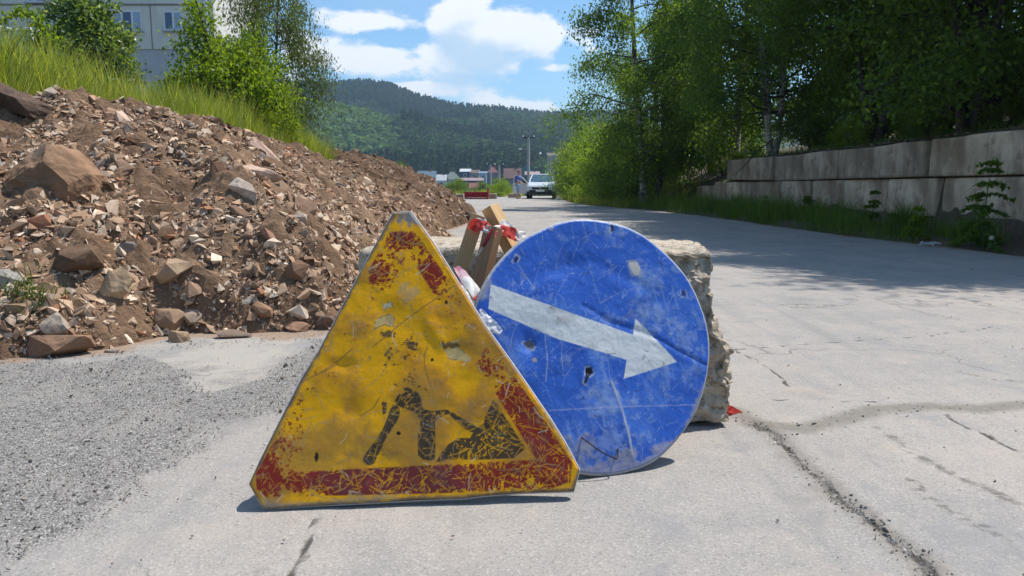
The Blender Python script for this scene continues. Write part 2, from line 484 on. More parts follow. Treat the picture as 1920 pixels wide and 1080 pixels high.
def road_fn(nt):
    g = nt.add('ShaderNodeTexCoord').outputs['Object']
    n_big = nt.noise(g, .7, 5, .6); n_mid = nt.noise(g, 6, 6, .65); n_f = nt.noise(g, 70, 5, .7); n_ff = nt.noise(g, 230, 3, .7)
    streak = nt.noise(nt.vmath('MULTIPLY', g, (2.2, .35, 1)), 1.6, 5, .6)
    c = nt.mix(nt.ss(n_big, .36, .64), (.345, .312, .282), (.275, .265, .250))
    c = nt.mix(nt.math('MULTIPLY', nt.ss(n_mid, .42, .72), .5), c, (.38, .345, .31))
    c = nt.mix(nt.math('MULTIPLY', nt.ss(streak, .5, .72), .5), c, (.225, .222, .22))
    # aggregate: little stones, light and dark
    vd = nt.voro(g, 270, 'F1', 1); vs = nt.add('ShaderNodeSeparateColor', _0=vd).outputs[0]
    c = nt.mix(nt.math('MULTIPLY', nt.ss(vs, .80, .95), .45), c, (.52, .49, .45))
    c = nt.mix(nt.math('MULTIPLY', nt.ss(vs, .14, .04), .5), c, (.14, .13, .12))
    c = nt.mix(nt.math('MULTIPLY', nt.math('ABSOLUTE', nt.math('SUBTRACT', n_ff, .5)), .9), c, (.10, .095, .09))
    pits = nt.ss(nt.noise(g, 52, 4, .75), .70, .76)
    c = nt.mix(nt.math('MULTIPLY', pits, .55), c, (.12, .11, .10))
    # pale dust
    du = nt.ss(nt.math('ADD', nt.attr('pale'), nt.math('MULTIPLY', nt.math('SUBTRACT', n_mid, .5), .25)), -.05, .06)
    c = nt.mix(nt.math('MULTIPLY', du, .8), c, nt.mix(n_mid, (.40, .36, .31), (.32, .30, .27)))
    mott = nt.noise(g, 2.3, 5, .7); c = nt.mix(nt.math('MULTIPLY', nt.ss(mott, .5, .66), .35), c, (.41, .345, .29)); c = nt.mix(nt.math('MULTIPLY', nt.ss(mott, .46, .34), .5), c, (.215, .215, .22))
    # loose grit patch
    ga = nt.ss(nt.math('ADD', nt.attr('grav'), nt.math('MULTIPLY', nt.math('SUBTRACT', n_mid, .5), .5)), -.10, .12)
    vg = nt.voro(g, 150, 'F1', 1); vgs = nt.add('ShaderNodeSeparateColor', _0=vg).outputs[0]
    vdist = nt.voro(g, 150, 'F1', 0)
    gcol = nt.ramp(vgs, [(0, (.10, .095, .09)), (.2, (.20, .192, .182)), (.65, (.29, .28, .265)), (1, (.46, .44, .415))])
    gcol = nt.mix(nt.math('MULTIPLY', nt.ss(vdist, .4, .8), .7), gcol, (.16, .15, .14)); gcol = nt.mix(nt.math('MULTIPLY', nt.ss(nt.noise(g, 3.5, 5, .7), .46, .66), .6), gcol, (.31, .285, .26))
    c = nt.mix(ga, c, gcol)
    # old fine crack network, worn tracks and stains
    ce = nt.add('ShaderNodeTexVoronoi', dict(feature='DISTANCE_TO_EDGE')); nt.set(ce.inputs['Vector'], nt.vmath('ADD', g, nt.vmath('SCALE', nt.add('ShaderNodeTexNoise', Vector=g, Scale=3.0, Detail=5.0).outputs[1], scale=.5))); ce.inputs['Scale'].default_value = .75
    net = nt.ss(ce.outputs[0], .006, .0015); c = nt.mix(nt.math('MULTIPLY', net, nt.math('MULTIPLY', nt.ss(nt.noise(g, .9, 3, .5), .46, .58), .65)), c, (.10, .092, .085))
    sn = nt.noise(nt.vmath('ADD', g, (7, 3, 0)), 1.9, 7, .7); c = nt.mix(nt.math('MULTIPLY', nt.ss(sn, .56, .70), .45), c, (.19, .185, .18))
    tk = nt.noise(nt.vmath('MULTIPLY', g, (5.5, .25, 1)), 1.4, 5, .6); c = nt.mix(nt.math('MULTIPLY', nt.ss(tk, .54, .70), .30), c, (.20, .195, .19))
    # cracks
    jit = nt.math('MULTIPLY', nt.math('SUBTRACT', n_f, .5), .03)
    wd = nt.ss(nt.math('ADD', nt.attr('dwide'), jit), .075, .012)
    c = nt.mix(nt.math('MULTIPLY', wd, .8), c, nt.mix(n_f, (.10, .09, .076), (.26, .235, .195)))
    dd = nt.ss(nt.math('ADD', nt.attr('ddeep'), jit), .062, .014)
    c = nt.mix(nt.math('MULTIPLY', dd, .62), c, nt.mix(n_f, (.12, .105, .09), (.28, .25, .21)))
    dk = nt.ss(nt.math('ADD', nt.attr('ddeep'), nt.math('MULTIPLY', jit, .7)), .013, .003)
    c = nt.mix(nt.math('MULTIPLY', dk, nt.ss(n_mid, .44, .58)), c, (.06, .053, .046))
    th = nt.ss(nt.math('ADD', nt.attr('dthin'), nt.math('MULTIPLY', jit, .3)), .0115, .003)
    c = nt.mix(nt.math('MULTIPLY', th, nt.ss(nt.noise(g, 9, 3, .6), .28, .46)), c, (.075, .068, .06))
    fa = nt.ss(nt.math('ADD', nt.attr('dfaint'), nt.math('MULTIPLY', jit, 1.2)), .03, .004)
    c = nt.mix(nt.math('MULTIPLY', fa, nt.math('MULTIPLY', nt.ss(nt.noise(g, 26, 4, .7), .44, .62), .75)), c, (.10, .092, .082))
    rubd = nt.ss(nt.math('ADD', nt.attr('soil'), nt.math('MULTIPLY', nt.math('SUBTRACT', n_mid, .5), .5)), .25, .8)
    c = nt.mix(nt.math('MULTIPLY', rubd, .75), c, nt.mix(n_f, (.20, .125, .08), (.34, .235, .16)))
    h = nt.math('ADD', nt.math('MULTIPLY', n_f, .6), nt.math('MULTIPLY', n_ff, .25))
    h = nt.math('SUBTRACT', h, nt.math('MULTIPLY', pits, .5))
    h = nt.math('SUBTRACT', h, nt.math('MULTIPLY', nt.math('MULTIPLY', vdist, ga), 1.5))
    h = nt.math('SUBTRACT', h, nt.math('MULTIPLY', th, .8))
    h = nt.math('SUBTRACT', h, nt.math('MULTIPLY', dk, 1.5))
    return pbsdf(nt, c, .92, nt.bump(h, .8, .006), spec=.25)
M['road'] = new_mat('dusty_asphalt', road_fn)

# ------------------------------------------------------------------ heap of dug-out soil and rock
FOOT = [(-12, 3.2), (-3.6, 3.15), (-2.75, 3.3), (-2.25, 3.32), (-1.95, 3.5), (-1.75, 3.85), (-1.0, 3.92), (-.72, 4.6), (-.72, 6.2), (-.95, 8.5), (-1.02, 11.5),
        (-1.25, 13.0), (-1.05, 14.5), (-.95, 17.5), (-1.0, 20.5), (-1.9, 23.0), (-3.2, 25.5), (-6, 27), (-12, 27)]
def ridge_R(X, Y):
    r = np.interp(Y, [3, 5.0, 6, 7.8, 9.5, 11, 12.3, 13.2, 14.2, 15.5, 17, 19, 21, 24, 27], [1.08, 1.20, 1.33, 1.30, 1.22, 1.10, .88, .62, 1.02, 1.42, 1.34, 1.12, .9, .4, .1])
    return r + .05 * vnoise2(X * 1.3, Y * 1.1, 51)
def heap_h(X, Y, rough=True):
    s = poly_sd(X + .10 * fbm2(X * 2.1, Y * 2.1, 3, 41), Y + .10 * fbm2(X * 2.1, Y * 2.1, 3, 42), FOOT)
    a = .78 * s + .10 * sstep(s, 0, .12)
    R = ridge_R(X, Y)
    k = .28
    h = -k * np.log(np.exp(-a / k) + np.exp(-R / k)) + k * np.log(1 + np.exp(-R / k)) * np.exp(-np.clip(s, 0, None) * 2)
    h = np.where(s > -.3, h, -.2)
    if rough:
        amp = sstep(s, -.05, .25)
        h = h + amp * (.17 * fbm2(X * 1.5, Y * 1.5, 3, 43) + .11 * np.abs(fbm2(X * 3.6, Y * 3.6, 3, 44)))
    return np.where(s < -.04, -.2, h)
def heap_fn(nt):
    g = nt.add('ShaderNodeTexCoord').outputs['Object']
    n1 = nt.noise(g, 1.1, 5, .6); n2 = nt.noise(g, 9, 6, .7); n3 = nt.noise(g, 55, 5, .7)
    c = nt.mix(n2, (.085, .048, .028), (.27, .17, .105))
    c = nt.mix(nt.math('MULTIPLY', nt.ss(n1, .45, .7), .5), c, (.38, .26, .165))
    c = nt.mix(nt.math('MULTIPLY', nt.ss(n3, .5, .75), .4), c, (.36, .26, .18))
    dk = nt.attr('damp')
    c = nt.mix(nt.math('MULTIPLY', dk, .65), c, (.085, .05, .033))
    return pbsdf(nt, c, .95, nt.bump(nt.math('ADD', n2, nt.math('MULTIPLY', n3, .5)), 1.0, .03), spec=.2)
M['heap'] = new_mat('dug_soil', heap_fn)
def build_heap(name, x0, x1, y0, y1, dx, dy0, g, dmax, label):
    hx = np.arange(x0, x1, dx); hy = nonuni(y0, y1, dy0, g, dmax)
    HX, HY = np.meshgrid(hx, hy)
    HZ = heap_h(HX, HY)
    up = HZ > 0
    fine = .04 * np.abs(fbm2(HX * 11, HY * 11, 4, 45)) + .10 * np.clip(fbm2(HX * 6.5, HY * 6.5, 3, 46), 0, 1) ** 1.3 + .016 * vnoise2(HX * 46, HY * 46, 47) + .02 * np.abs(vnoise2(HX * 24, HY * 24, 57))
    # clods: cellular lumps
    HZ = np.where(up, HZ + fine, HZ)
    damp = sstep(fbm2(HX * .9, HY * .9, 4, 48), .05, .5) * .6 + sstep(HY, 13.4, 14.4) * .9
    ox = vnoise2(HX * 14, HY * 14, 49) * .012; oy = vnoise2(HX * 14, HY * 14, 50) * .012
    o = link(name, np_mesh(name, np.stack([(HX + ox).ravel(), (HY + oy).ravel(), HZ.ravel()], 1), grid_faces(len(hy), len(hx)),
        dict(damp=np.clip(damp, 0, 1).ravel()), mats=[M['heap']]))
    tag(o, label, 'dirt heap'); return o
build_heap('dirt_heap', -9.5, -.55, 3.0, 13.3, .027, .022, 1.003, .05, 'long brown heap of dug soil and broken rock beside the road, nearest to the camera')
build_heap('dirt_heap', -7.5, -.55, 13.28, 27, .05, .05, 1.0, .05, 'darker brown soil heap behind the big rocky heap, towards the village')

# soil smear of the road near the heap foot
sf = poly_sd(RX, RY, FOOT)
rsoil = np.maximum(.9 * sstep(RX - rr + .22 * fbm2(RX * 2, RY * 1.2, 4, 16), -.30, .05), (RX < 0) * sstep(sf + .16 * fbm2(RX * 3.5, RY * 3.5, 4, 15), -.26, .0))
road = link('road', np_mesh('road', np.stack([RXw.ravel(), RY.ravel(), (RZ + .004).ravel()], 1), grid_faces(len(ry), len(rx)),
    dict(dwide=np.minimum(d_wide, 1).ravel(), ddeep=np.minimum(d_deep, 1).ravel(), dthin=np.minimum(d_thin, 1).ravel(), dfaint=np.minimum(d_faint, 1).ravel(),
         grav=np.clip(grav, -1, 1).ravel(), pale=np.clip(pale, -1, 1).ravel(), soil=rsoil.ravel()), smooth=True, mats=[M['road']]))
tag(road, kind='structure')

# ------------------------------------------------------------------ rock prototypes
def rock_proto(seed, n=11, flat=1.0):
    rng = np.random.default_rng(seed)
    P = rng.normal(size=(n, 3)); P /= np.linalg.norm(P, axis=1)[:, None]
    P *= rng.uniform(.75, 1.0, (n, 1)); P *= np.array([1, rng.uniform(.55, .85), flat])
    bm = bmesh.new()
    for p in P: bm.verts.new(p)
    bmesh.ops.convex_hull(bm, input=bm.verts)
    loose = [v for v in bm.verts if not v.link_faces]
    bmesh.ops.delete(bm, geom=loose, context='VERTS')
    bmesh.ops.triangulate(bm, faces=bm.faces)
    bm.verts.index_update()
    V = np.array([v.co for v in bm.verts]); Fc = np.array([[v.index for v in f.verts] for f in bm.faces]); bm.free()
    return V, Fc
PROTO = [rock_proto(100 + i, 9 + i % 5, (.16, .26, .38, .6)[i % 4]) for i in range(24)]
PROTO_S = [rock_proto(300 + i, 7, (.2, .34, .58)[i % 3]) for i in range(12)]
def rand_rot(rng, n, tilt):
    """yaw random, tilt gaussian"""
    a = rng.uniform(0, 2 * np.pi, n); b = rng.normal(0, tilt, n); c = rng.normal(0, tilt, n)
    def Rz(t): z = np.zeros_like(t); o = z + 1; return np.stack([np.cos(t), -np.sin(t), z, np.sin(t), np.cos(t), z, z, z, o], 1).reshape(-1, 3, 3)
    def Rx(t): z = np.zeros_like(t); o = z + 1; return np.stack([o, z, z, z, np.cos(t), -np.sin(t), z, np.sin(t), np.cos(t)], 1).reshape(-1, 3, 3)
    def Ry(t): z = np.zeros_like(t); o = z + 1; return np.stack([np.cos(t), z, np.sin(t), z, o, z, -np.sin(t), z, np.cos(t)], 1).reshape(-1, 3, 3)
    return Rx(b) @ Ry(c) @ Rz(a)
def scatter_mesh(name, pos, size, rot, tint, protos, rng, mat):
    Vs, Fs, Ts, base = [], [], [], 0
    which = rng.integers(0, len(protos), len(pos))
    for k, (PV, PF) in enumerate(protos):
        ix = np.nonzero(which == k)[0]
        if not len(ix): continue
        V = np.einsum('nij,vj->nvi', rot[ix], PV) * size[ix][:, None, None] + pos[ix][:, None]
        F = PF[None] + (base + np.arange(len(ix)) * len(PV))[:, None, None]
        Vs.append(V.reshape(-1, 3)); Fs.append(F.reshape(-1, 3)); Ts.append(np.repeat(tint[ix], len(PV), 0)); base += len(ix) * len(PV)
    return link(name, np_mesh(name, np.concatenate(Vs), np.concatenate(Fs), dict(tint=np.concatenate(Ts)), mats=[mat]))
def rock_fn(nt):
    g = nt.add('ShaderNodeTexCoord').outputs['Object']
    t = nt.attr('tint', 'Color')
    n = nt.noise(g, 30, 5, .7)
    c = nt.mix(1.0, t, nt.mix(n, (.62, .60, .58), (1.25, 1.22, 1.2)), 'MULTIPLY')
    soilm = nt.ss(nt.noise(g, 13, 4, .6), .52, .66)
    c = nt.mix(nt.math('MULTIPLY', soilm, .5), c, (.20, .13, .085))
    return pbsdf(nt, c, .9, nt.bump(n, .5, .01), spec=.25)
M['rock'] = new_mat('broken_rock', rock_fn)
PAL = np.array([(.33, .215, .14), (.25, .155, .097), (.41, .285, .19), (.50, .38, .275), (.36, .245, .165), (.40, .32, .25), (.27, .22, .185), (.62, .52, .41), (.39, .19, .105), (.14, .09, .06)])
PW = np.array([.20, .14, .17, .14, .12, .07, .04, .07, .03, .04]); PW = PW / PW.sum()
rng = np.random.default_rng(7)
def heap_normal(X, Y):
    e = .06
    gx = (heap_h(X + e, Y, False) - heap_h(X - e, Y, False)) / (2 * e); gy = (heap_h(X, Y + e, False) - heap_h(X, Y - e, False)) / (2 * e)
    n = np.stack([-gx, -gy, np.ones_like(gx)], 1); return n / np.linalg.norm(n, axis=1)[:, None]
def align(nrm):
    z = nrm; x = np.cross(np.array([[0, 1., 0]]), z); x /= np.linalg.norm(x, axis=1)[:, None]; y = np.cross(z, x)
    return np.stack([x, y, z], 2)
def heap_points(n, y0, y1, power=1.0):
    out = []
    tot = 0
    while tot < n:
        Y = y0 + (y1 - y0) * rng.random(n) ** power
        X = rng.uniform(-1, 0, n) * (Y * .75 + .2) * 1.0
        X = np.where(X > -.5, -.5 - rng.random(n) * 2, X)
        s = poly_sd(X, Y, FOOT); z = heap_h(X, Y)
        ok = (s > -.02) & (z > 0) & (s < 4.2)
        out.append(np.stack([X[ok], Y[ok], z[ok]], 1)); tot += ok.sum()
    return np.concatenate(out)[:n]
def rubble(n, y0, y1, smin, smax, power, pw, tilt, protos):
    P = heap_points(n, y0, y1, power)
    sz = smin * (smax / smin) ** (rng.random(n) ** pw)
    rot = align(heap_normal(P[:, 0], P[:, 1])) @ rand_rot(rng, n, tilt)
    P[:, 2] += sz * rng.uniform(-.05, .35, n) + .012
    tint = PAL[rng.choice(len(PAL), n, p=PW)] * rng.uniform(.75, 1.35, (n, 1))
    dk = P[:, 1] > 13.3
    tint[dk] *= .8
    return P, sz, rot, tint, protos
parts_ = [rubble(62000, 3.1, 8.5, .008, .028, 1.15, 1.3, .6, PROTO_S), rubble(30000, 3.1, 13.3, .018, .066, 1.2, 1.6, .45, PROTO_S), rubble(320, 3.1, 12, .06, .12, 1.1, 1.8, .4, PROTO_S), rubble(7000, 7, 23, .02, .06, 1.0, 1.3, .5, PROTO_S), rubble(5000, 12, 24, .035, .13, 1.0, 1.5, .6, PROTO_S)]
o = scatter_mesh('rubble', *[np.concatenate([p[i] for p in parts_]) for i in range(4)], PROTO_S, rng, M['rock'])
tag(o, 'small broken stone chips strewn over the brown dirt heaps', 'rubble', kind='stuff')

# grit on the road
n = 24000
Gp = []
gx = rng.uniform(-2.6, .2, n * 3); gy = 1.25 + 3.2 * rng.random(n * 3) ** 1.1
sd = poly_sd(gx + fbm2(gx * 4, gy * 4, 4, 21) * .14, gy + fbm2(gx * 4, gy * 4, 4, 22) * .14, GRAV); pl = poly_sd(gx, gy, PALE)
keep = ((sd > -.02) & (pl < 0)) | ((sd > -.5) & (rng.random(n * 3) < .05 * np.exp(sd * 5)))
gx, gy = gx[keep][:n], gy[keep][:n]
dx_, dy_ = rng.uniform(-.8, 5.5, 1500), 1.2 + 6 * rng.random(1500) ** 1.3
cl = np.concatenate([np.array(CR_DEEP)[rng.integers(0, 10, 1500)], np.array(CR_WIDE)[rng.integers(0, 6, 600)]])
nxt = np.concatenate([np.array(CR_DEEP)[1:], np.array(CR_WIDE)[1:]])
def along(pts, m, s):
    pts = np.array(pts); k = rng.integers(0, len(pts) - 1, m); t = rng.random(m)[:, None]
    return pts[k] * (1 - t) + pts[k + 1] * t + rng.normal(0, s, (m, 2))
cp = np.concatenate([along(CR_DEEP, 1100, .022), along(CR_WIDE, 900, .03), along(CR_THIN[0], 60, .02), along([(-2.3, 3.2), (-1.6, 3.7), (-1, 3.85), (-.65, 4.6)], 900, .14), along([(-3, 3.1), (-1.9, 3.35), (-1, 3.8), (-.6, 4.6), (-.65, 8)], 1500, .05)])
ax = np.concatenate([gx, dx_, cp[:, 0]]); ay = np.concatenate([gy, dy_, cp[:, 1]])
n = len(ax)
sz = .0016 * (5.0 ** (rng.random(n) ** 2.4)); sz[rng.random(n) < .012] *= 2.6
tint = np.array([(.31, .30, .28), (.22, .21, .20), (.44, .42, .39), (.13, .12, .11), (.32, .26, .20)])[rng.choice(5, n, p=[.35, .28, .15, .16, .06])]
tint[len(gx):len(gx) + 1500] *= .5; tint[len(gx) + 1500:] *= 1.15
o = scatter_mesh('grit', np.stack([ax, ay, sz * .35 + .006], 1), sz, rand_rot(rng, n, .5), tint, PROTO_S, rng, M['rock'])
tag(o, 'loose grey grit lying on the asphalt and in its cracks', 'grit', kind='stuff')

# ------------------------------------------------------------------ stones one can count
def hit_heap(px, py):
    d = ray_dir(px, py); ts = np.arange(2.5, 30, .01)
    X = d.x * ts; Y = d.y * ts; Z = CAM_H + d.z * ts
    g = np.maximum(heap_h(X, Y), 0)
    k = np.nonzero(Z < g)[0]
    k = k[0] if len(k) else len(ts) - 1
    return Vector((X[k], Y[k], Z[k])), ts[k]
def stone_mesh(seed, dims, tint, npts=16, rough=.02, sub=2):
    """angular boulder: convex hull, subdivided and chipped"""
    r = np.random.default_rng(seed)
    P = r.normal(size=(npts, 3)); P /= np.linalg.norm(P, axis=1)[:, None]; P *= r.uniform(.82, 1, (npts, 1))
    P = np.sign(P) * np.abs(P) ** .85
    bm = bmesh.new()
    for p in P: bm.verts.new(Vector(p) * .5)
    bmesh.ops.convex_hull(bm, input=bm.verts)
    bmesh.ops.delete(bm, geom=[v for v in bm.verts if not v.link_faces], context='VERTS')
    bmesh.ops.triangulate(bm, faces=bm.faces)
    bmesh.ops.subdivide_edges(bm, edges=bm.edges, cuts=sub * 2 - 1, use_grid_fill=True)
    bmesh.ops.triangulate(bm, faces=bm.faces)
    V = np.array([v.co for v in bm.verts]); bm.verts.index_update(); Fc = np.array([[v.index for v in f.verts] for f in bm.faces]); bm.free()
    V = V / (V.max(0) - V.min(0))
    nn = fbm3(V[:, 0] * 4 + seed, V[:, 1] * 4, V[:, 2] * 4, 4, seed)
    V = V * (1 + rough * 5 * nn[:, None]) * np.array(dims)
    t = np.tile(np.array(tint), (len(V), 1)) * (1 + .25 * fbm3(V[:, 0] * 9 + 5, V[:, 1] * 9, V[:, 2] * 9, 3, 3)[:, None])
    return np_mesh('stone', V, Fc, dict(tint=t), mats=[M['rock']])
# (px, py, width px, height px, tilt of the long side in the picture (deg), thickness ratio, tint, label)
HERO = [
    (80, 350, 164, 130, -8, .75, (.30, .19, .115), 'large tan boulder at the left edge of the heap, biggest rock in the photo'),
    (52, 203, 122, 40, -22, .5, (.10, .068, .05), 'dark brown layered slab on the crest of the heap at the far left'),
    (246, 236, 54, 28, -32, .4, (.58, .43, .33), 'pale wedge of stone below the crest, under the left shrub'),
    (488, 333, 88, 30, -12, .4, (.60, .44, .34), 'broad flat pale pink slab in the middle of the heap'),
    (502, 300, 82, 30, -50, .4, (.54, .39, .30), 'long pinkish slab slanting steeply downhill above the flat pale slab'),
    (564, 277, 64, 14, -22, .5, (.11, .07, .045), 'thin dark slab sticking out of the crest right of the bushes'),
    (88, 428, 36, 34, 10, .6, (.34, .15, .085), 'reddish round stone just below the big tan boulder'),
    (416, 326, 20, 40, 12, .6, (.21, .12, .08), 'brown slab standing upright on its edge in the heap'),
    (458, 362, 54, 28, -30, .4, (.58, .48, .39), 'pale flaky slab below the flat pink slab'),
    (563, 420, 36, 30, 8, .4, (.43, .35, .29), 'pale square chunk left of the yellow sign tip'),
    (573, 390, 46, 28, -36, .5, (.27, .175, .12), 'brown oblong block lying above the pale square chunk'),
    (455, 404, 46, 20, -32, .5, (.22, .135, .09), 'dark brown oblong stone in the centre of the heap'),
    (512, 447, 48, 18, -45, .5, (.29, .165, .11), 'long reddish brown stone pointing down to the right'),
    (163, 492, 66, 48, 12, .8, (.15, .095, .06), 'dark brown clod with an overhanging top in the lower left of the heap'),
    (244, 471, 40, 26, 6, .5, (.185, .16, .14), 'dark grey stone right of the brown clod'),
    (112, 617, 44, 38, -40, .35, (.40, .34, .28), 'pale triangular slab standing at the heap foot behind the grass tuft'),
    (322, 603, 46, 40, 5, .8, (.29, .20, .135), 'brown cube-like stone at the heap foot'),
    (362, 602, 38, 28, -12, .7, (.37, .29, .22), 'tan stone right next to the brown cube-like stone'),
    (436, 634, 60, 20, -3, .4, (.27, .20, .15), 'flat oblong slab lying on the asphalt at the heap foot'),
    (560, 510, 42, 38, 0, .8, (.20, .12, .075), 'dark brown round stone left of the yellow sign'),
    (610, 610, 36, 24, 6, .7, (.17, .12, .09), 'dark block at the heap foot touching the edge of the yellow sign'),
    (497, 582, 40, 22, -30, .6, (.30, .18, .11), 'reddish block tilted in the lower right of the heap'),
    (14, 530, 56, 34, 4, .4, (.45, .42, .38), 'whitish flat slab cut by the left edge of the picture'),
    (335, 640, 38, 26, -6, .7, (.36, .26, .17), 'light brown stone in front of the cube-like stone on the asphalt'),
    (210, 545, 70, 44, 34, .5, (.42, .31, .20), 'sandy yellow lump leaning upslope in the lower heap'),
    (330, 515, 76, 34, 30, .5, (.40, .29, .19), 'long sandy lump in the middle of the lower heap'),
    (110, 660, 100, 40, 6, .7, (.27, .165, .105), 'wide reddish clod at the very foot of the heap beside the grass tuft'),
    (213, 662, 26, 9, 0, .4, (.30, .26, .22), 'small flat grey stone on the asphalt before the reddish clod'),
    (560, 620, 44, 24, 0, .7, (.34, .20, .13), 'crumbly orange brown stone at the foot between the slab and the sign'),
    (880, 408, 22, 20, 0, .8, (.12, .09, .075), 'dark stone on the road edge behind the wooden beams'),
]
def boulder_mesh(W, H):
    ring = [(-.5, -.02), (-.44, .20), (-.18, .40), (.02, .50), (.14, .49), (.30, .30), (.49, .14), (.50, -.16), (.34, -.34), (.16, -.5), (-.12, -.44), (-.46, -.30)]
    bm = bmesh.new()
    for x, z in ring:
        bm.verts.new((x * W, 0, z * H)); bm.verts.new((x * W * .92, .42 * W, z * H * .9))
    for x, z in ((-.40, .02), (-.12, .20), (.10, .30), (.16, .10), (.36, .02), (.34, -.2), (.12, -.34), (-.2, -.3), (-.38, -.2)):
        bm.verts.new((x * W, -.24 * W, z * H))
    bmesh.ops.convex_hull(bm, input=bm.verts); bmesh.ops.delete(bm, geom=[v for v in bm.verts if not v.link_faces], context='VERTS')
    bmesh.ops.triangulate(bm, faces=bm.faces); bmesh.ops.subdivide_edges(bm, edges=bm.edges, cuts=9, use_grid_fill=True); bmesh.ops.triangulate(bm, faces=bm.faces)
    V = np.array([v.co for v in bm.verts]); bm.verts.index_update(); Fc = np.array([[v.index for v in f.verts] for f in bm.faces]); bm.free()
    x, y, z = V.T; nn = fbm3(x * 7, y * 7, z * 7, 4, 5); r2 = np.abs(fbm3(x * 16, y * 16, z * 16, 3, 8)); L = np.linalg.norm(V, axis=1)[:, None] + 1e-6
    V = V + V / L * (.07 * nn - .045 * r2)[:, None] * W
    t = np.tile(np.array((.27, .165, .10)), (len(V), 1)) * (1 + .35 * fbm3(x * 12, y * 12, z * 12, 4, 3)[:, None]); gr = sstep(fbm3(x * 5, y * 5, z * 5, 3, 14), .1, .4)[:, None]; t = t * (1 - gr * .5) + np.array((.22, .19, .16)) * gr * .5
    return np_mesh('stone', V, Fc, dict(tint=t), mats=[M['rock']])
for i, (px, py, wpx, hpx, ang, th, tint, lab) in enumerate(HERO):
    p, t = hit_heap(px, py)
    W = wpx / F_PX * t * 1.04; Hh = hpx / F_PX * t * 1.04
    # on the slope the seen height is partly foreshortened depth: give the stone real depth too
    me = boulder_mesh(W * .80, Hh * 1.02) if i == 0 else stone_mesh(500 + i, (W, max(W * th, Hh * .8), Hh), tint, npts=(16 + i % 6) if i else 30, rough=.022 if i else .032, sub=2 if i > 1 else 6)
    me.name = 'stone'
    o = link('boulder' if i == 0 else 'rock_slab' if 'slab' in lab else 'stone', me)
    dep = max(W * th, Hh * .8); o.location = p + (Vector((0, .12 * W * th, 0)) if i == 0 else Vector((0, -.32 * dep, .12 * Hh)) if p.z > .06 else Vector((0, 0, .25 * Hh))); o.rotation_euler = (rad(-10), rad(-ang), 0) if i else (0, 0, 0)
    tag(o, lab, 'boulder' if i == 0 else 'stone')
protos = []
for k in range(12):
    V, Fc = PROTO[k * 2]
    protos.append((V, Fc))
KINDS = [((.52, .41, .31), 'pale stone shard among the soil of the dirt heap', 'pale stone shards in the dirt heap'),
         ((.31, .20, .135), 'brown angular stone among the soil of the dirt heap', 'brown angular stones in the dirt heap'),
         ((.21, .185, .165), 'grey stone among the soil of the dirt heap', 'grey stones in the dirt heap')]
meshes = {}
for k, (tint, _, _) in enumerate(KINDS):
    for q in range(8):
        me = stone_mesh(900 + k * 20 + q, (2, 1.3, (.45, .7, 1.0)[q % 3]), np.array(tint) * (.85 + .05 * q), npts=11, rough=.02, sub=1)
        meshes[k, q] = me
heropos = [hit_heap(h[0], h[1])[0] for h in HERO]
P = heap_points(900, 3.2, 15, 1.15)
cnt = 0
for j in range(900):
    if cnt >= 262: break
    p = Vector(P[j])
    if p.x / p.y < -.72: continue
    sz = .026 * (3.3 ** (rng.random() ** 1.7)) * (1 + .05 * (p.y - 4))
    if any((p - h).length < .12 + sz for h in heropos): continue
    nrm = Vector(heap_normal(np.array([p.x]), np.array([p.y]))[0])
    if nrm.z > .97 and p.y > 5: continue
    k = int(rng.choice(3, p=[.36, .46, .18])); me = meshes[k, int(rng.integers(8))]
    o = bpy.data.objects.new('stone', me); SC.collection.objects.link(o)
    q = nrm.to_track_quat('Z', 'Y') @ Vector((rng.normal() * .3, rng.normal() * .3, 1)).to_track_quat('Z', 'Y')
    o.rotation_mode = 'QUATERNION'
    o.rotation_quaternion = q @ Matrix.Rotation(rng.uniform(0, 6.28), 3, 'Z').to_quaternion()
    o.scale = (sz, sz, sz); o.location = p + nrm * sz * .18
    tag(o, KINDS[k][1], 'stone', KINDS[k][2]); cnt += 1
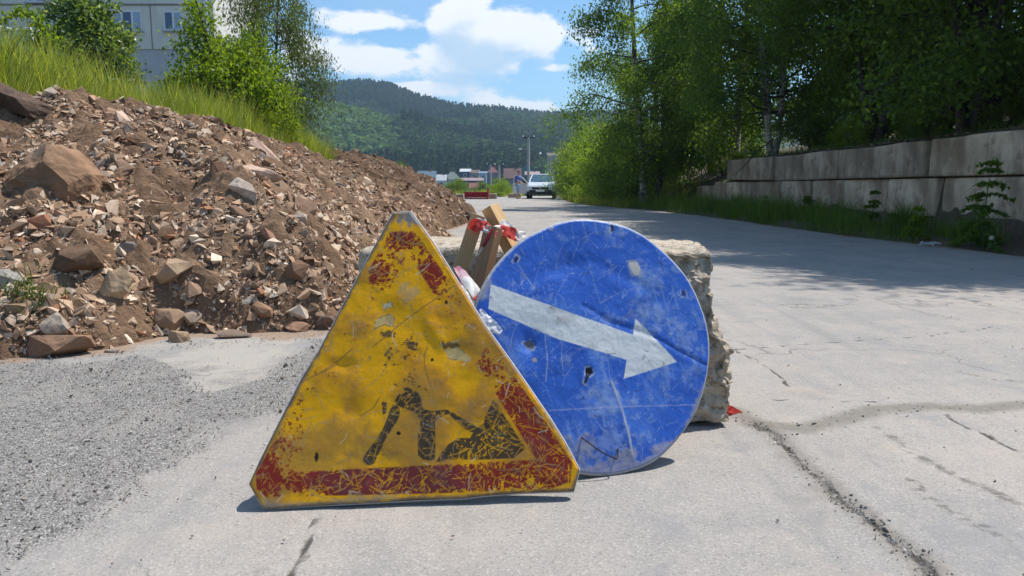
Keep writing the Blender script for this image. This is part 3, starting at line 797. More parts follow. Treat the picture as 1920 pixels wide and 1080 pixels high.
# ================================================================== ROAD SIGNS
class Plane:
    def __init__(s, o, u, v):
        s.o = Vector(o); s.u = Vector(u).normalized(); s.v = (Vector(v) - Vector(v).dot(s.u) * s.u).normalized(); s.n = s.u.cross(s.v)
    def uv(s, px, py):
        d = ray_dir(px, py); c = Vector((0, 0, CAM_H))
        t = (s.o - c).dot(s.n) / d.dot(s.n); p = c + d * t - s.o
        return (p.dot(s.u), p.dot(s.v))
    def poly(s, pts): return [s.uv(*p) for p in pts]
    def matrix(s):
        m = Matrix((s.u, s.v, s.n)).transposed().to_4x4(); m.translation = s.o; return m
def blob(x, y, cx, cy, r, ry=None):
    return np.exp(-(((x - cx) / r) ** 2 + ((y - cy) / (ry or r)) ** 2))
def scratch_field(U, V, segs, step):
    """min distance / width to many short strokes; segs (n,5): x0,y0,x1,y1,w"""
    out = np.full(U.shape, 9.0); u0, v0 = U[0, 0], V[0, 0]
    for x0, y0, x1, y1, wd in segs:
        pad = wd * 2.2
        i0 = max(0, int((min(y0, y1) - pad - v0) / step)); i1 = min(U.shape[0], int((max(y0, y1) + pad - v0) / step) + 2)
        j0 = max(0, int((min(x0, x1) - pad - u0) / step)); j1 = min(U.shape[1], int((max(x0, x1) + pad - u0) / step) + 2)
        if i1 <= i0 or j1 <= j0: continue
        x = U[i0:i1, j0:j1]; y = V[i0:i1, j0:j1]; vx, vy = x1 - x0, y1 - y0
        t = np.clip(((x - x0) * vx + (y - y0) * vy) / (vx * vx + vy * vy + 1e-12), 0, 1)
        d = np.hypot(x - x0 - t * vx, y - y0 - t * vy) / wd
        out[i0:i1, j0:j1] = np.minimum(out[i0:i1, j0:j1], d)
    return out
def rand_strokes(rng, n, x0, x1, y0, y1, lmin, lmax, wmin, wmax, chain=3, ang=None, spread=3.2):
    segs = []
    for _ in range(n):
        x, y = rng.uniform(x0, x1), rng.uniform(y0, y1)
        a = (rng.uniform(-spread, spread) if ang is None else ang + rng.normal() * spread)
        L = lmin + (lmax - lmin) * rng.random() ** 2; wd = rng.uniform(wmin, wmax)
        for k in range(chain):
            nx, ny = x + math.cos(a) * L / chain, y + math.sin(a) * L / chain
            segs.append((x, y, nx, ny, wd)); x, y = nx, ny; a += rng.normal() * .35
    return segs
def cut_plate(U, V, sd, gradf):
    """faces inside the outline; the outermost vertices are pulled onto it"""
    nr, nc = U.shape; F = grid_faces(nr, nc); s = sd.ravel()
    keep = (s[F] > 0).any(1); F = F[keep]
    used = np.zeros(nr * nc, bool); used[F.ravel()] = True
    idx = np.full(nr * nc, -1); idx[used] = np.arange(used.sum())
    u = U.ravel()[used].copy(); v = V.ravel()[used].copy(); ss_ = s[used]
    o = ss_ < 0; gx, gy = gradf(u[o], v[o]); u[o] -= gx * ss_[o]; v[o] -= gy * ss_[o]
    return u, v, idx[F], used
def lerp(a, b, t):
    t = np.asarray(t)[..., None]; return a * (1 - t) + np.asarray(b) * t
def paint_fn(rough):
    def fn(nt):
        g = nt.add('ShaderNodeTexCoord').outputs['Object']
        c = nt.attr('paint', 'Color')
        n = nt.noise(g, 240, 4, .7); n2 = nt.noise(g, 26, 5, .65)
        c = nt.mix(1.0, c, nt.mix(n, (.80, .80, .80), (1.14, 1.14, 1.14)), 'MULTIPLY')
        r = nt.lin(nt.attr('wear'), 0, 1, rough, .8)
        r = nt.math('ADD', r, nt.math('MULTIPLY', nt.math('SUBTRACT', n2, .5), .25), clamp=True)
        return pbsdf(nt, c, r, nt.bump(nt.math('ADD', nt.math('MULTIPLY', n, .4), n2), .25, .003), spec=.2)
    return fn
M['paint_y'] = new_mat('worn_yellow_film', paint_fn(.5))
M['paint_b'] = new_mat('scuffed_blue_film', paint_fn(.42))
M['steel_w'] = simple('galvanised_white_edge', (.40, .40, .40), .5, .12, 30, bump=.2)
M['steel_d'] = simple('dull_grey_steel', (.20, .20, .20), .6, .25, 30, metal=.3, bump=.3)

# ---- triangular sign
BL = ground_at(492, 956, .006); BR = ground_at(1077, 922, .026); AP = at(753, 394, 1.957)
TP = Plane(BL, BR - BL, AP - BL)
out_px = [(737, 397), (770, 394), (812, 452), (857, 524), (912, 612), (968, 690), (1030, 780), (1060, 828), (1088, 881), (1077, 922),
          (980, 925), (905, 931), (870, 936), (800, 938), (690, 944), (600, 949), (492, 956), (466, 908), (487, 862), (528, 780), (566, 706), (598, 655), (642, 570), (700, 463)]
T_OUT = TP.poly(out_px)
def tri_sign():
    root = empty('road_works_sign', tuple(BL), label='battered yellow triangular road works sign propped up in front, faded red border', cat='road sign')
    root.matrix_world = TP.matrix()
    ST = .002
    us = np.arange(min(p[0] for p in T_OUT) - .006, max(p[0] for p in T_OUT) + .006, ST); vs = np.arange(min(p[1] for p in T_OUT) - .006, max(p[1] for p in T_OUT) + .006, ST)
    U, V = np.meshgrid(us, vs)
    sd = poly_sd(U, V, T_OUT)
    # pixel-like frame for the survey of wear: affine from the three corners
    A = np.array([[*TP.uv(*p), 1] for p in ((600, 900), (1000, 900), (760, 500), (760, 700))]); B = np.array([(600, 900), (1000, 900), (760, 500), (760, 700)])
    Q = np.linalg.lstsq(A, B, rcond=None)[0]
    PX = U * Q[0, 0] + V * Q[1, 0] + Q[2, 0]; PY = U * Q[0, 1] + V * Q[1, 1] + Q[2, 1]
    n1 = fbm2(U * 14, V * 14, 5, 61); n2 = fbm2(U * 60, V * 60, 4, 62, .65); n3 = fbm2(U * 160, V * 160, 3, 63, .7); nb = fbm2(U * 5, V * 5, 4, 64)
    col = np.empty(U.shape + (3,)); col[:] = (.76, .375, .0015)
    col = lerp(col, (.63, .275, .003), sstep(n1 + nb * .6, -.1, .5))
    col = lerp(col, (.38, .205, .035), .75 * sstep(n1 * .9 + nb + blob(PX, PY, 640, 840, 150, 60) * .8 + blob(PX, PY, 560, 880, 80, 60) * .5, .05, .8))
    wear = sstep(n1, .1, .6) * .4
    rg = np.random.default_rng(3)
    x0, x1, y0, y1 = 0.0, .78, 0, .74
    st_thin = scratch_field(U, V, rand_strokes(rg, 2600, x0, x1, y0, y1, .006, .06, .0005, .0010, 2), ST)
    cut_thin = 1 - sstep(st_thin, .5, 1.5)
    # ---- red border
    ro = TP.poly([(731, 434), (778, 433), (930, 655), (1040, 815), (1073, 868), (1070, 905), (1030, 917), (795, 926), (500, 932), (482, 918), (480, 888), (560, 745)])
    ri = TP.poly([(765, 474), (1006, 862), (552, 885)])
    sro = poly_sd(U, V, ro); sri = poly_sd(U, V, ri)
    band = sstep(np.minimum(sro, -sri), -.0012, .0012)
    cov = (1.1 * blob(PX, PY, 752, 440, 40, 22) + .75 * blob(PX, PY, 715, 515, 38, 55) + .9 * blob(PX, PY, 810, 505, 36, 50) + .25 * blob(PX, PY, 860, 600, 30, 40)
           + .55 * blob(PX, PY, 918, 685, 30, 26) + .8 * blob(PX, PY, 965, 745, 40, 40) + 1.1 * blob(PX, PY, 1010, 805, 50, 60) + 1.3 * blob(PX, PY, 1050, 880, 46, 46)
           + .65 * blob(PX, PY, 930, 895, 70, 40) + 1.35 * blob(PX, PY, 760, 905, 110, 40) + .8 * blob(PX, PY, 650, 905, 50, 30) + .65 * blob(PX, PY, 575, 905, 60, 26)
           + 1.1 * blob(PX, PY, 497, 890, 26, 40) + .55 * blob(PX, PY, 535, 830, 36, 50) + .3 * blob(PX, PY, 560, 770, 30, 40))
    f = cov * 1.0 + n1 * .22 + n2 * .5 + n3 * .55 - .50
    redm = band * sstep(f, -.04, .05) * (1 - .9 * cut_thin)
    redc = lerp(np.broadcast_to(np.array([.23, .022, .012]), col.shape), (.17, .030, .030), sstep(blob(PX, PY, 740, 910, 170, 50) + n1 * .4, .3, .8))
    redc = lerp(redc, (.34, .075, .045), .5 * sstep(n2, .1, .6))
    col = col * (1 - redm[..., None]) + redc * redm[..., None]
    # ---- black figure with shovel and heap
    def B_(pts): return TP.poly([(x / 3.856 + 640, y / 3.856 + 700) for x, y in pts])
    shapes = [(B_([(365, 228), (405, 232), (424, 262), (418, 320), (330, 460), (272, 575), (232, 662), (190, 664), (152, 640), (160, 600), (245, 490), (300, 400), (340, 300)]), 1.0),
              (B_([(480, 100), (545, 130), (585, 190), (590, 255), (650, 272), (770, 262), (800, 290), (748, 300), (690, 335), (678, 350), (680, 500), (640, 520), (610, 490), (570, 420), (572, 330), (520, 275), (430, 245), (378, 215), (400, 170), (440, 110)]), .86),
              (B_([(555, 432), (600, 455), (640, 505), (680, 500), (680, 622), (640, 632), (590, 622), (553, 590)]), 1.05),
              (B_([(778, 285), (800, 278), (965, 380), (990, 400), (960, 430), (920, 420), (790, 310)]), .85),
              (B_([(682, 640), (735, 560), (775, 512), (850, 466), (930, 468), (968, 400), (1030, 362), (1040, 312), (1100, 190), (1130, 230), (1222, 372), (1332, 545), (1245, 615), (1000, 624), (760, 622), (720, 640)]), .88),
              (B_([(290, 195), (328, 205), (322, 290), (300, 300)]), .6)]
    blk = np.zeros(U.shape)
    for pg, cv in shapes:
        s_ = poly_sd(U, V, pg); blk = np.maximum(blk, sstep(s_, -.0010, .0010) * sstep(cv * .92 + n2 * .75 + n3 * .6, .36, .46))
    faint = TP.poly([(745, 615), (770, 612), (790, 650), (800, 740), (735, 740), (715, 700), (725, 640)])
    blk = np.maximum(blk, sstep(poly_sd(U, V, faint), -.003, .003) * sstep(n2 + n3 * .7, .34, .42))
    for cx, cy, r in ((768, 648, 16), (770, 655, 14), (725, 630, 24), (848, 650, 22)):
        blk = np.maximum(blk, sstep(blob(PX, PY, cx, cy, r, r * .45) + n3 * .6 + n2 * .3, .62, .72) * .9)
    blk *= (1 - .95 * cut_thin * (n1 > -.3))
    col = lerp(col, (.028, .026, .022), blk * .93)
    # ---- bare metal and torn film
    for pg, c in (([(703, 600), (730, 588), (741, 596), (738, 612), (722, 609), (702, 617)], (.50, .36, .13)), ([(716, 572), (733, 565), (736, 574), (720, 580)], (.62, .55, .36)),
                  ([(832, 655), (858, 650), (884, 672), (880, 679), (840, 672)], (.50, .36, .15))):
        s_ = poly_sd(U + n2 * .003, V + n3 * .003, TP.poly(pg)); col = lerp(col, c, sstep(s_, -.001, .001))
        col = lerp(col, (.16, .13, .06), .7 * sstep(-np.abs(s_), -.0026, -.0008) * (n2 > 0))
    grey = sstep(blob(PX, PY, 765, 545, 34, 42) * .9 + n1 * .5 + n2 * .45, .72, .95) * .5
    col = lerp(col, (.36, .31, .20), grey)
    specks = sstep(n2 * .6 + n3, .72, .86); col = lerp(col, (.13, .085, .03), specks * .8)
    specks2 = sstep(fbm2(U * 95, V * 95, 3, 77, .6) - .35 * (n1 < 0), .46, .6); col = lerp(col, (.22, .05, .012), specks2 * .75 * band)
    for L in ([(600, 700), (640, 672), (660, 655)], [(802, 648), (795, 668), (798, 700), (812, 730)], [(700, 650), (760, 600), (845, 540), (852, 535)], [(560, 720), (620, 690), (632, 683)], [(676, 780), (700, 765), (712, 745)], [(700, 865), (730, 780), (742, 760)]):
        d = seg_dist(U + n2 * .002, V + n2 * .002, TP.poly(L)); col = lerp(col, (.14, .10, .05), .7 * (1 - sstep(d, .0006, .0022)))
    s2 = scratch_field(U, V, rand_strokes(rg, 260, x0, x1, y0, y1, .01, .09, .0007, .0014, 4), ST)
    col = lerp(col, (.30, .24, .14), .6 * (1 - sstep(s2, .5, 1.4)))
    s3 = scratch_field(U, V, rand_strokes(rg, 70, x0, x1, y0, y1, .01, .05, .0008, .0018, 3), ST)
    col = lerp(col, (.62, .56, .40), .6 * (1 - sstep(s3, .5, 1.4)))
    gr = fbm2(U * 26, V * 26, 5, 65, .68); grm = sstep(gr + .25 * n1, .12, .55); col = lerp(col, col * np.array((.62, .58, .7)) + np.array((.03, .03, .03)), grm * .55)
    gs = sstep(fbm2(U * 130, V * 40, 3, 66, .6) + .4 * gr, .35, .65); col = lerp(col, (.26, .18, .09), gs * .35)
    # dirt and scuffs along the edge
    e = sstep(sd + n2 * .006 + n1 * .008, .013, .001)
    col = lerp(col, (.11, .10, .085), .85 * e)
    tipg = sstep(blob(PX, PY, 765, 402, 30, 22) + n2 * .5 - .2 * (np.sin(PX * .35) > .2), .52, .75); col = lerp(col, (.20, .205, .205), tipg)
    low = sstep(PY + n1 * 14 + n2 * 8 + (PX - 500) * .028, 932, 946); col = lerp(col, (.27, .235, .18), low * .8)
    col = lerp(col, (.60, .35, .02), sstep(n2 + n1 * .5, .2, .4) * low * .7)
    holes = np.zeros(U.shape)
    for cx, cy, r in ((746, 815, 4), (840, 567, 3.4), (593, 858, 3.5), (811, 678, 3)):
        holes = np.maximum(holes, np.hypot(PX - cx, (PY - cy) * (0.4 if cx == 593 else 1)) < r)
    col = lerp(col, (.02, .015, .01), holes)
    wear = np.clip(wear + e * .5 + redm * .1 + low * .5, 0, 1)
    Z = .0035 * nb + .0022 * n1 - .004 * (blob(PX, PY, 640, 690, 26, 12) + blob(PX, PY, 858, 660, 30, 22) + blob(PX, PY, 660, 775, 22) + blob(PX, PY, 725, 590, 24))
    Z += .003 * np.exp(-((PX - 820 - 22 * np.sin(PY * .03)) / 16) ** 2) * blob(PX, PY, 820, 620, 80)
    Z += -.010 * sstep(sd, .006, 0) + .010 * blob(PX, PY, 560, 740, 22, 60) * 0
    def grad(u, v):
        e_ = 1e-4; return ((poly_sd(u + e_, v, T_OUT) - poly_sd(u - e_, v, T_OUT)) / (2 * e_), (poly_sd(u, v + e_, T_OUT) - poly_sd(u, v - e_, T_OUT)) / (2 * e_))
    u, v, F, used = cut_plate(U, V, sd, grad)
    me = np_mesh('face_plate', np.stack([u, v, Z.ravel()[used]], 1), F, dict(paint=col.reshape(-1, 3)[used], wear=wear.ravel()[used]), smooth=True, mats=[M['paint_y']])
    link('face_plate', me, root)
    # folded flange behind the rim: two rings of the outline running backwards
    def ring(off, z):
        n = len(T_OUT); c = np.mean(T_OUT, 0); out = []
        for i, p in enumerate(T_OUT):
            a = np.array(T_OUT[i - 1]); b = np.array(T_OUT[(i + 1) % n]); t = (b - a) / np.linalg.norm(b - a); nn = np.array([t[1], -t[0]])
            if np.dot(nn, np.array(p) - c) < 0: nn = -nn
            out.append((p[0] + nn[0] * off, p[1] + nn[1] * off, z))
        return out
    prof = [(-.0005, -.0085), (.0022, -.011), (.0030, -.016), (.0020, -.026), (-.006, -.027), (-.022, -.027)]
    n = len(T_OUT); V_ = np.array([q for o_, z in prof for q in ring(o_, z)]); Ff = []
    for k in range(len(prof) - 1):
        for i in range(n): Ff.append((k * n + i, k * n + (i + 1) % n, (k + 1) * n + (i + 1) % n, (k + 1) * n + i))
    link('flange', np_mesh('flange', V_, np.array(Ff), mats=[M['steel_w']]), root)
    # back sheet and stiffening rail
    bm = bmesh.new(); f = bm.faces.new([bm.verts.new((p[0], p[1], -.0135)) for p in T_OUT[:16] + T_OUT[16:]]); bmesh.ops.triangulate(bm, faces=[f])
    bm_obj('back_sheet', bm, M['steel_d'], root)
    box_obj('stiffening_rail', (.14, .62, .22, .25, -.034, -.0145), M['steel_d'], root, .002)
tri_sign()

# ---- round blue sign
D_YAW, D_TILT = .315, .2885
dn0 = Vector((math.sin(D_YAW), -math.cos(D_YAW), 0)); du = Vector((math.cos(D_YAW), math.sin(D_YAW), 0))
dv = Vector((0, 0, 1)) * math.cos(D_TILT) - dn0 * math.sin(D_TILT)
DC = Vector((.2319, 2.005, 0)) + Vector((0, 0, 1)) * (.35 * math.cos(D_TILT) + .006)
DP = Plane(DC, du, dv)
def disc_sign():
    root = empty('direction_sign', tuple(DC), label='scuffed round blue sign with a white arrow slanting down to the right', cat='road sign')
    root.matrix_world = DP.matrix()
    ST = .002; R = .3515
    us = np.arange(-R - .006, R + .006, ST); U, V = np.meshgrid(us, us)
    ang = np.arctan2(V, U)
    Rw = R + .0016 * np.sin(ang * 5 + 1) + .0012 * np.sin(ang * 11 + 2) - .006 * np.exp(-((ang + 1.9) / .25) ** 2) - .003 * np.exp(-((ang - 2.3) / .15) ** 2)
    sd = Rw - np.hypot(U, V)
    cc = lambda pts: DP.poly([(x / 1.963 + 820, y / 1.963 + 370) for x, y in pts])
    A = np.array([[*DP.uv(*p), 1] for p in ((950, 600), (1280, 600), (1110, 450), (1110, 850))]); B = np.array([(950, 600), (1280, 600), (1110, 450), (1110, 850)])
    Q = np.linalg.lstsq(A, B, rcond=None)[0]
    PX = U * Q[0, 0] + V * Q[1, 0] + Q[2, 0]; PY = U * Q[0, 1] + V * Q[1, 1] + Q[2, 1]
    n1 = fbm2(U * 12, V * 12, 5, 71); n2 = fbm2(U * 55, V * 55, 4, 72, .65); n3 = fbm2(U * 170, V * 170, 3, 73, .7); nb = fbm2(U * 4, V * 4, 4, 74)
    rg = np.random.default_rng(9)
    col = np.empty(U.shape + (3,)); col[:] = (.034, .118, .49)
    col = lerp(col, (.060, .165, .54), sstep(n1 + nb * .5, -.2, .6) * .8)
    col = lerp(col, (.016, .062, .36), sstep(nb - n1 * .4, .2, .7) * .6)
    cloudy = sstep(n1 * .7 + n2 * .5 + blob(PX, PY, 1230, 560, 90, 110) * .35 + blob(PX, PY, 1120, 790, 120, 60) * .1 + blob(PX, PY, 1180, 450, 120, 40) * .25, .28, .85)
    col = lerp(col, (.20, .30, .55), cloudy * .8)
    cz = sstep(fbm2(U * 30, V * 30, 5, 78, .7) + .5 * nb + .25 * blob(PX, PY, 1240, 600, 120, 150), .18, .6); col = lerp(col, (.26, .36, .58), cz * .42); col = lerp(col, (.02, .06, .26), .4 * sstep(fbm2(U * 20, V * 20, 5, 80, .7), .15, .5))
    vst = fbm2(U * 60 + V * 12, V * 9, 4, 79, .6); col = lerp(col, (.20, .30, .56), .45 * sstep(vst + n1 * .5, .25, .7))
    aw = cc([(196, 320), (460, 414), (721, 506), (728, 445), (806, 524), (881, 606), (686, 668), (697, 598), (440, 520), (188, 410)])
    sa = poly_sd(U + n3 * .0006, V + n3 * .0006, aw)
    am = sstep(sa, -.0010, .0010)
    wc = lerp(np.broadcast_to(np.array([.60, .63, .64]), col.shape), (.45, .465, .46), sstep(n1 + n2 * .5, 0, .7))
    wc = lerp(wc, (.30, .29, .265), sstep(n2 + n1 * .6 + .5 * blob(PX, PY, 930, 575, 22) + .45 * blob(PX, PY, 1210, 655, 46), .55, .85) * .8)
    col = lerp(col, wc, 0) * (1 - am[..., None]) + wc * am[..., None]
    s1 = scratch_field(U, V, rand_strokes(rg, 300, -.35, .35, -.35, .35, .006, .05, .0004, .0009, 1), ST)
    col = lerp(col, (.28, .37, .60), (.45 - .38 * am) * (1 - sstep(s1, .5, 1.4)))
    s1b = scratch_field(U, V, rand_strokes(rg, 60, -.35, .35, -.35, .35, .03, .16, .0004, .0009, 2, 1.3, .4), ST)
    col = lerp(col, (.36, .44, .60), (.5 - .4 * am) * (1 - sstep(s1b, .5, 1.4)))
    chips = sstep(n3 + n2 * .5, .62, .78); col = lerp(col, (.40, .47, .58), chips * .75 * (1 - am))
    s2 = scratch_field(U, V, rand_strokes(rg, 60, -.33, .33, -.33, .33, .005, .03, .0008, .0018, 3), ST)
    col = lerp(col, (.05, .05, .06), .6 * (1 - sstep(s2, .5, 1.4)))
    for pts, c, wd, st in (([(401, 440), (399, 520), (406, 600), (400, 680)], (.45, .48, .52), .0016, .6), ([(640, 680), (672, 760), (700, 860), (716, 940)], (.46, .44, .42), .0036, .75),
                           ([(410, 785), (640, 772), (960, 763)], (.36, .40, .62), .0020, .55), ([(620, 560), (640, 690)], (.3, .35, .5), .0014, .5),
                           ([(560, 790), (600, 850), (625, 865)], (.4, .45, .55), .0014, .5), ([(300, 330), (330, 290)], (.4, .45, .55), .0014, .5),
                           ([(800, 512), (880, 560), (990, 618)], (.018, .04, .17), .0022, .8), ([(880, 560), (990, 618)], (.01, .015, .05), .002, .8),
                           ([(660, 470), (560, 430), (540, 400)], (.018, .05, .22), .002, .6), ([(300, 245), (360, 340)], (.3, .36, .5), .0016, .4), ([(560, 250), (600, 390), (690, 340)], (.3, .38, .55), .0016, .4)):
        d = seg_dist(U + n2 * .0025, V + n2 * .0025, cc(pts)); col = lerp(col, c, st * (1 - sstep(d, wd * .3, wd * 1.2)))
    # dirt near the rim
    r_ = np.hypot(U, V)
    dirt = sstep(.8 * blob(PX, PY, 1085, 830, 40, 34) + .9 * blob(PX, PY, 1120, 880, 60, 20) + .8 * blob(PX, PY, 1240, 850, 46, 26) + .7 * blob(PX, PY, 918, 545, 18, 34) + .7 * blob(PX, PY, 1170, 860, 40, 26)
                 + .5 * sstep(r_, .325, .35) + .55 * blob(PX, PY, 1300, 760, 26, 60) + n2 * .55 + n1 * .35, .55, 1.0)
    col = lerp(col, (.34, .32, .31), dirt * .62)
    # torn places
    for pts, c in (([(703, 238), (735, 236), (748, 262), (744, 286), (728, 290), (716, 270)], (.47, .46, .43)), ([(320, 535), (345, 526), (362, 540), (356, 556), (330, 558)], (.14, .14, .15)),
                   ([(548, 628), (566, 626), (572, 646), (556, 660), (546, 686), (540, 680), (546, 650)], (.02, .02, .02)), ([(350, 594), (366, 590), (368, 606), (354, 608)], (.32, .30, .26)),
                   ([(280, 236), (292, 214), (300, 222), (290, 240)], (.03, .035, .07)), ([(638, 102), (644, 98), (652, 122), (640, 126)], (.03, .03, .05)), ([(415, 98), (426, 96), (420, 116)], (.32, .33, .30)),
                   ([(898, 345), (910, 342), (915, 360), (902, 364)], (.03, .05, .14))):
        pg = cc(pts); s_ = poly_sd(U + n2 * .0022, V + n2 * .0022, pg); col = lerp(col, c, sstep(s_, -.001, .001))
        col = lerp(col, (.40, .40, .38), .65 * sstep(-np.abs(s_ + .0035), -.0035, -.001) * (n2 > -.05))
    edge = sstep(sd + n3 * .002, .0050, .001); col = lerp(col, (.42, .42, .40), edge * .9)
    Z = .0045 * nb + .0018 * n1 + .0008 * n2
    def dent(x, y, r, a):
        cu, cv = cc([(x, y)])[0]; return a * np.exp(-((U - cu) ** 2 + (V - cv) ** 2) / r ** 2)
    Z += dent(340, 542, .022, -.006) + dent(340, 542, .045, -.005) + dent(556, 640, .012, -.008) + dent(556, 640, .03, .003) + dent(470, 250, .05, -.006) + dent(420, 320, .05, .003)
    cr = cc([(800, 512), (880, 560), (990, 618)]); dcr = seg_dist(U, V, cr); Z += -.0022 * np.exp(-(dcr / .007) ** 2) + .0012 * np.exp(-(dcr / .022) ** 2)
    cr = cc([(640, 680), (672, 760), (716, 960)]); dcr = seg_dist(U, V, cr); Z += .0014 * np.exp(-(dcr / .010) ** 2)
    cr = cc([(330, 300), (560, 230), (760, 330)]); dcr = seg_dist(U, V, cr); Z += -.0025 * np.exp(-(dcr / .02) ** 2)
    cr = cc([(540, 400), (640, 460), (800, 512)]); dcr = seg_dist(U, V, cr); Z += -.0025 * np.exp(-(dcr / .009) ** 2)
    Z += -.004 * sstep(sd, .006, 0)
    def grad(u, v): r = np.hypot(u, v) + 1e-9; return -u / r, -v / r
    u, v, F, used = cut_plate(U, V, sd, grad)
    me = np_mesh('face_plate', np.stack([u, v, Z.ravel()[used]], 1), F, dict(paint=col.reshape(-1, 3)[used], wear=np.clip(dirt + cloudy * .4, 0, 1).ravel()[used]), smooth=True, mats=[M['paint_b']])
    link('face_plate', me, root)
    a = np.linspace(0, 2 * np.pi, 181); Rr = R + .0016 * np.sin(a * 5 + 1) + .0012 * np.sin(a * 11 + 2)
    aw_ = np.where(a > np.pi, a - 2 * np.pi, a); Rr += -.006 * np.exp(-((aw_ + 1.9) / .25) ** 2) - .003 * np.exp(-((aw_ - 2.3) / .15) ** 2)
    # rolled rim: sheet edge turned to the back
    prof = [(-.001, -.0045), (.0022, -.0065), (.0030, -.011), (.0018, -.020), (-.006, -.022)]
    Vr = np.concatenate([np.stack([np.cos(a[:-1]) * (Rr[:-1] + o_), np.sin(a[:-1]) * (Rr[:-1] + o_), np.full(180, z) + .0045 * fbm2(np.cos(a[:-1]) * Rr[:-1] * 4, np.sin(a[:-1]) * Rr[:-1] * 4, 4, 74)], 1) for o_, z in prof])
    Ff = [(k * 180 + i, k * 180 + (i + 1) % 180, (k + 1) * 180 + (i + 1) % 180, (k + 1) * 180 + i) for k in range(4) for i in range(180)]
    link('rim', np_mesh('rim', Vr, np.array(Ff), smooth=True, mats=[M['steel_r']]), root)
    Vb = np.concatenate([[(0, 0, -.0125)], np.stack([np.cos(a[:-1]) * (R - .003), np.sin(a[:-1]) * (R - .003), np.full(180, -.0125)], 1)])
    Fb = np.array([(0, 1 + (i + 1) % 180, 1 + i) for i in range(180)])
    link('back_sheet', np_mesh('back_sheet', Vb, Fb, mats=[M['steel_d']]), root)
    # loop of wire through two holes
    pw = [cc([p])[0] for p in ((529, 880), (531, 886), (548, 902), (575, 925), (606, 944), (636, 958), (652, 962), (660, 940), (663, 916))]
    hz = [-.004, .008, .017, .023, .026, .024, .018, .009, -.004]
    pts = np.array([(p[0], p[1], h) for p, h in zip(pw, hz)])
    t = np.linspace(0, 8, 60); P = np.stack([np.interp(t, range(9), pts[:, k]) for k in range(3)], 1)
    for _ in range(3): P[1:-1] = (P[:-2] + P[1:-1] * 2 + P[2:]) / 4
    tubes = [(P, np.full(60, 0.0019))]
    Pt = P + .0016 * np.stack([np.cos(t * 14), np.sin(t * 14), np.cos(t * 14 + 1)], 1); tubes.append((Pt, np.full(60, .0011)))
    tubes.append((np.array([P[-6], P[-6] + [.004, .010, .004], P[-6] + [.010, .008, .008]]), np.full(3, .0009)))
    tube_obj('wire_loop', tubes, M['wire'], root, 6)
M['steel_r'] = simple('scratched_rim', (.40, .41, .42), .5, .3, 40, bump=.4)
M['wire'] = simple('binding_wire', (.03, .028, .03), .5, .1, 50, metal=.5)
disc_sign()

# ================================================================== CONCRETE BLOCK behind the signs
def conc_fn(nt):
    g = nt.add('ShaderNodeTexCoord').outputs['Object']
    n1 = nt.noise(g, 4, 6, .65); n2 = nt.noise(g, 22, 6, .7); v = nt.voro(g, 55, 'F1', 1); vs = nt.add('ShaderNodeSeparateColor', _0=v).outputs[0]
    c = nt.mix(n1, (.37, .295, .21), (.64, .55, .43))
    c = nt.mix(nt.math('MULTIPLY', nt.ss(n2, .5, .75), .6), c, (.20, .145, .095))
    c = nt.mix(nt.math('MULTIPLY', nt.ss(vs, .8, .95), .55), c, (.60, .56, .50))
    c = nt.mix(nt.math('MULTIPLY', nt.ss(vs, .2, .05), .5), c, (.14, .12, .10))
    c = nt.mix(nt.math('MULTIPLY', nt.ss(nt.noise(g, 34, 5, .75), .56, .64), .75), c, (.13, .09, .055))
    return pbsdf(nt, c, .95, nt.bump(nt.math('ADD', n2, nt.math('MULTIPLY', nt.noise(g, 80, 4, .7), .5)), .9, .015), spec=.2)
M['conc'] = new_mat('broken_concrete', conc_fn)
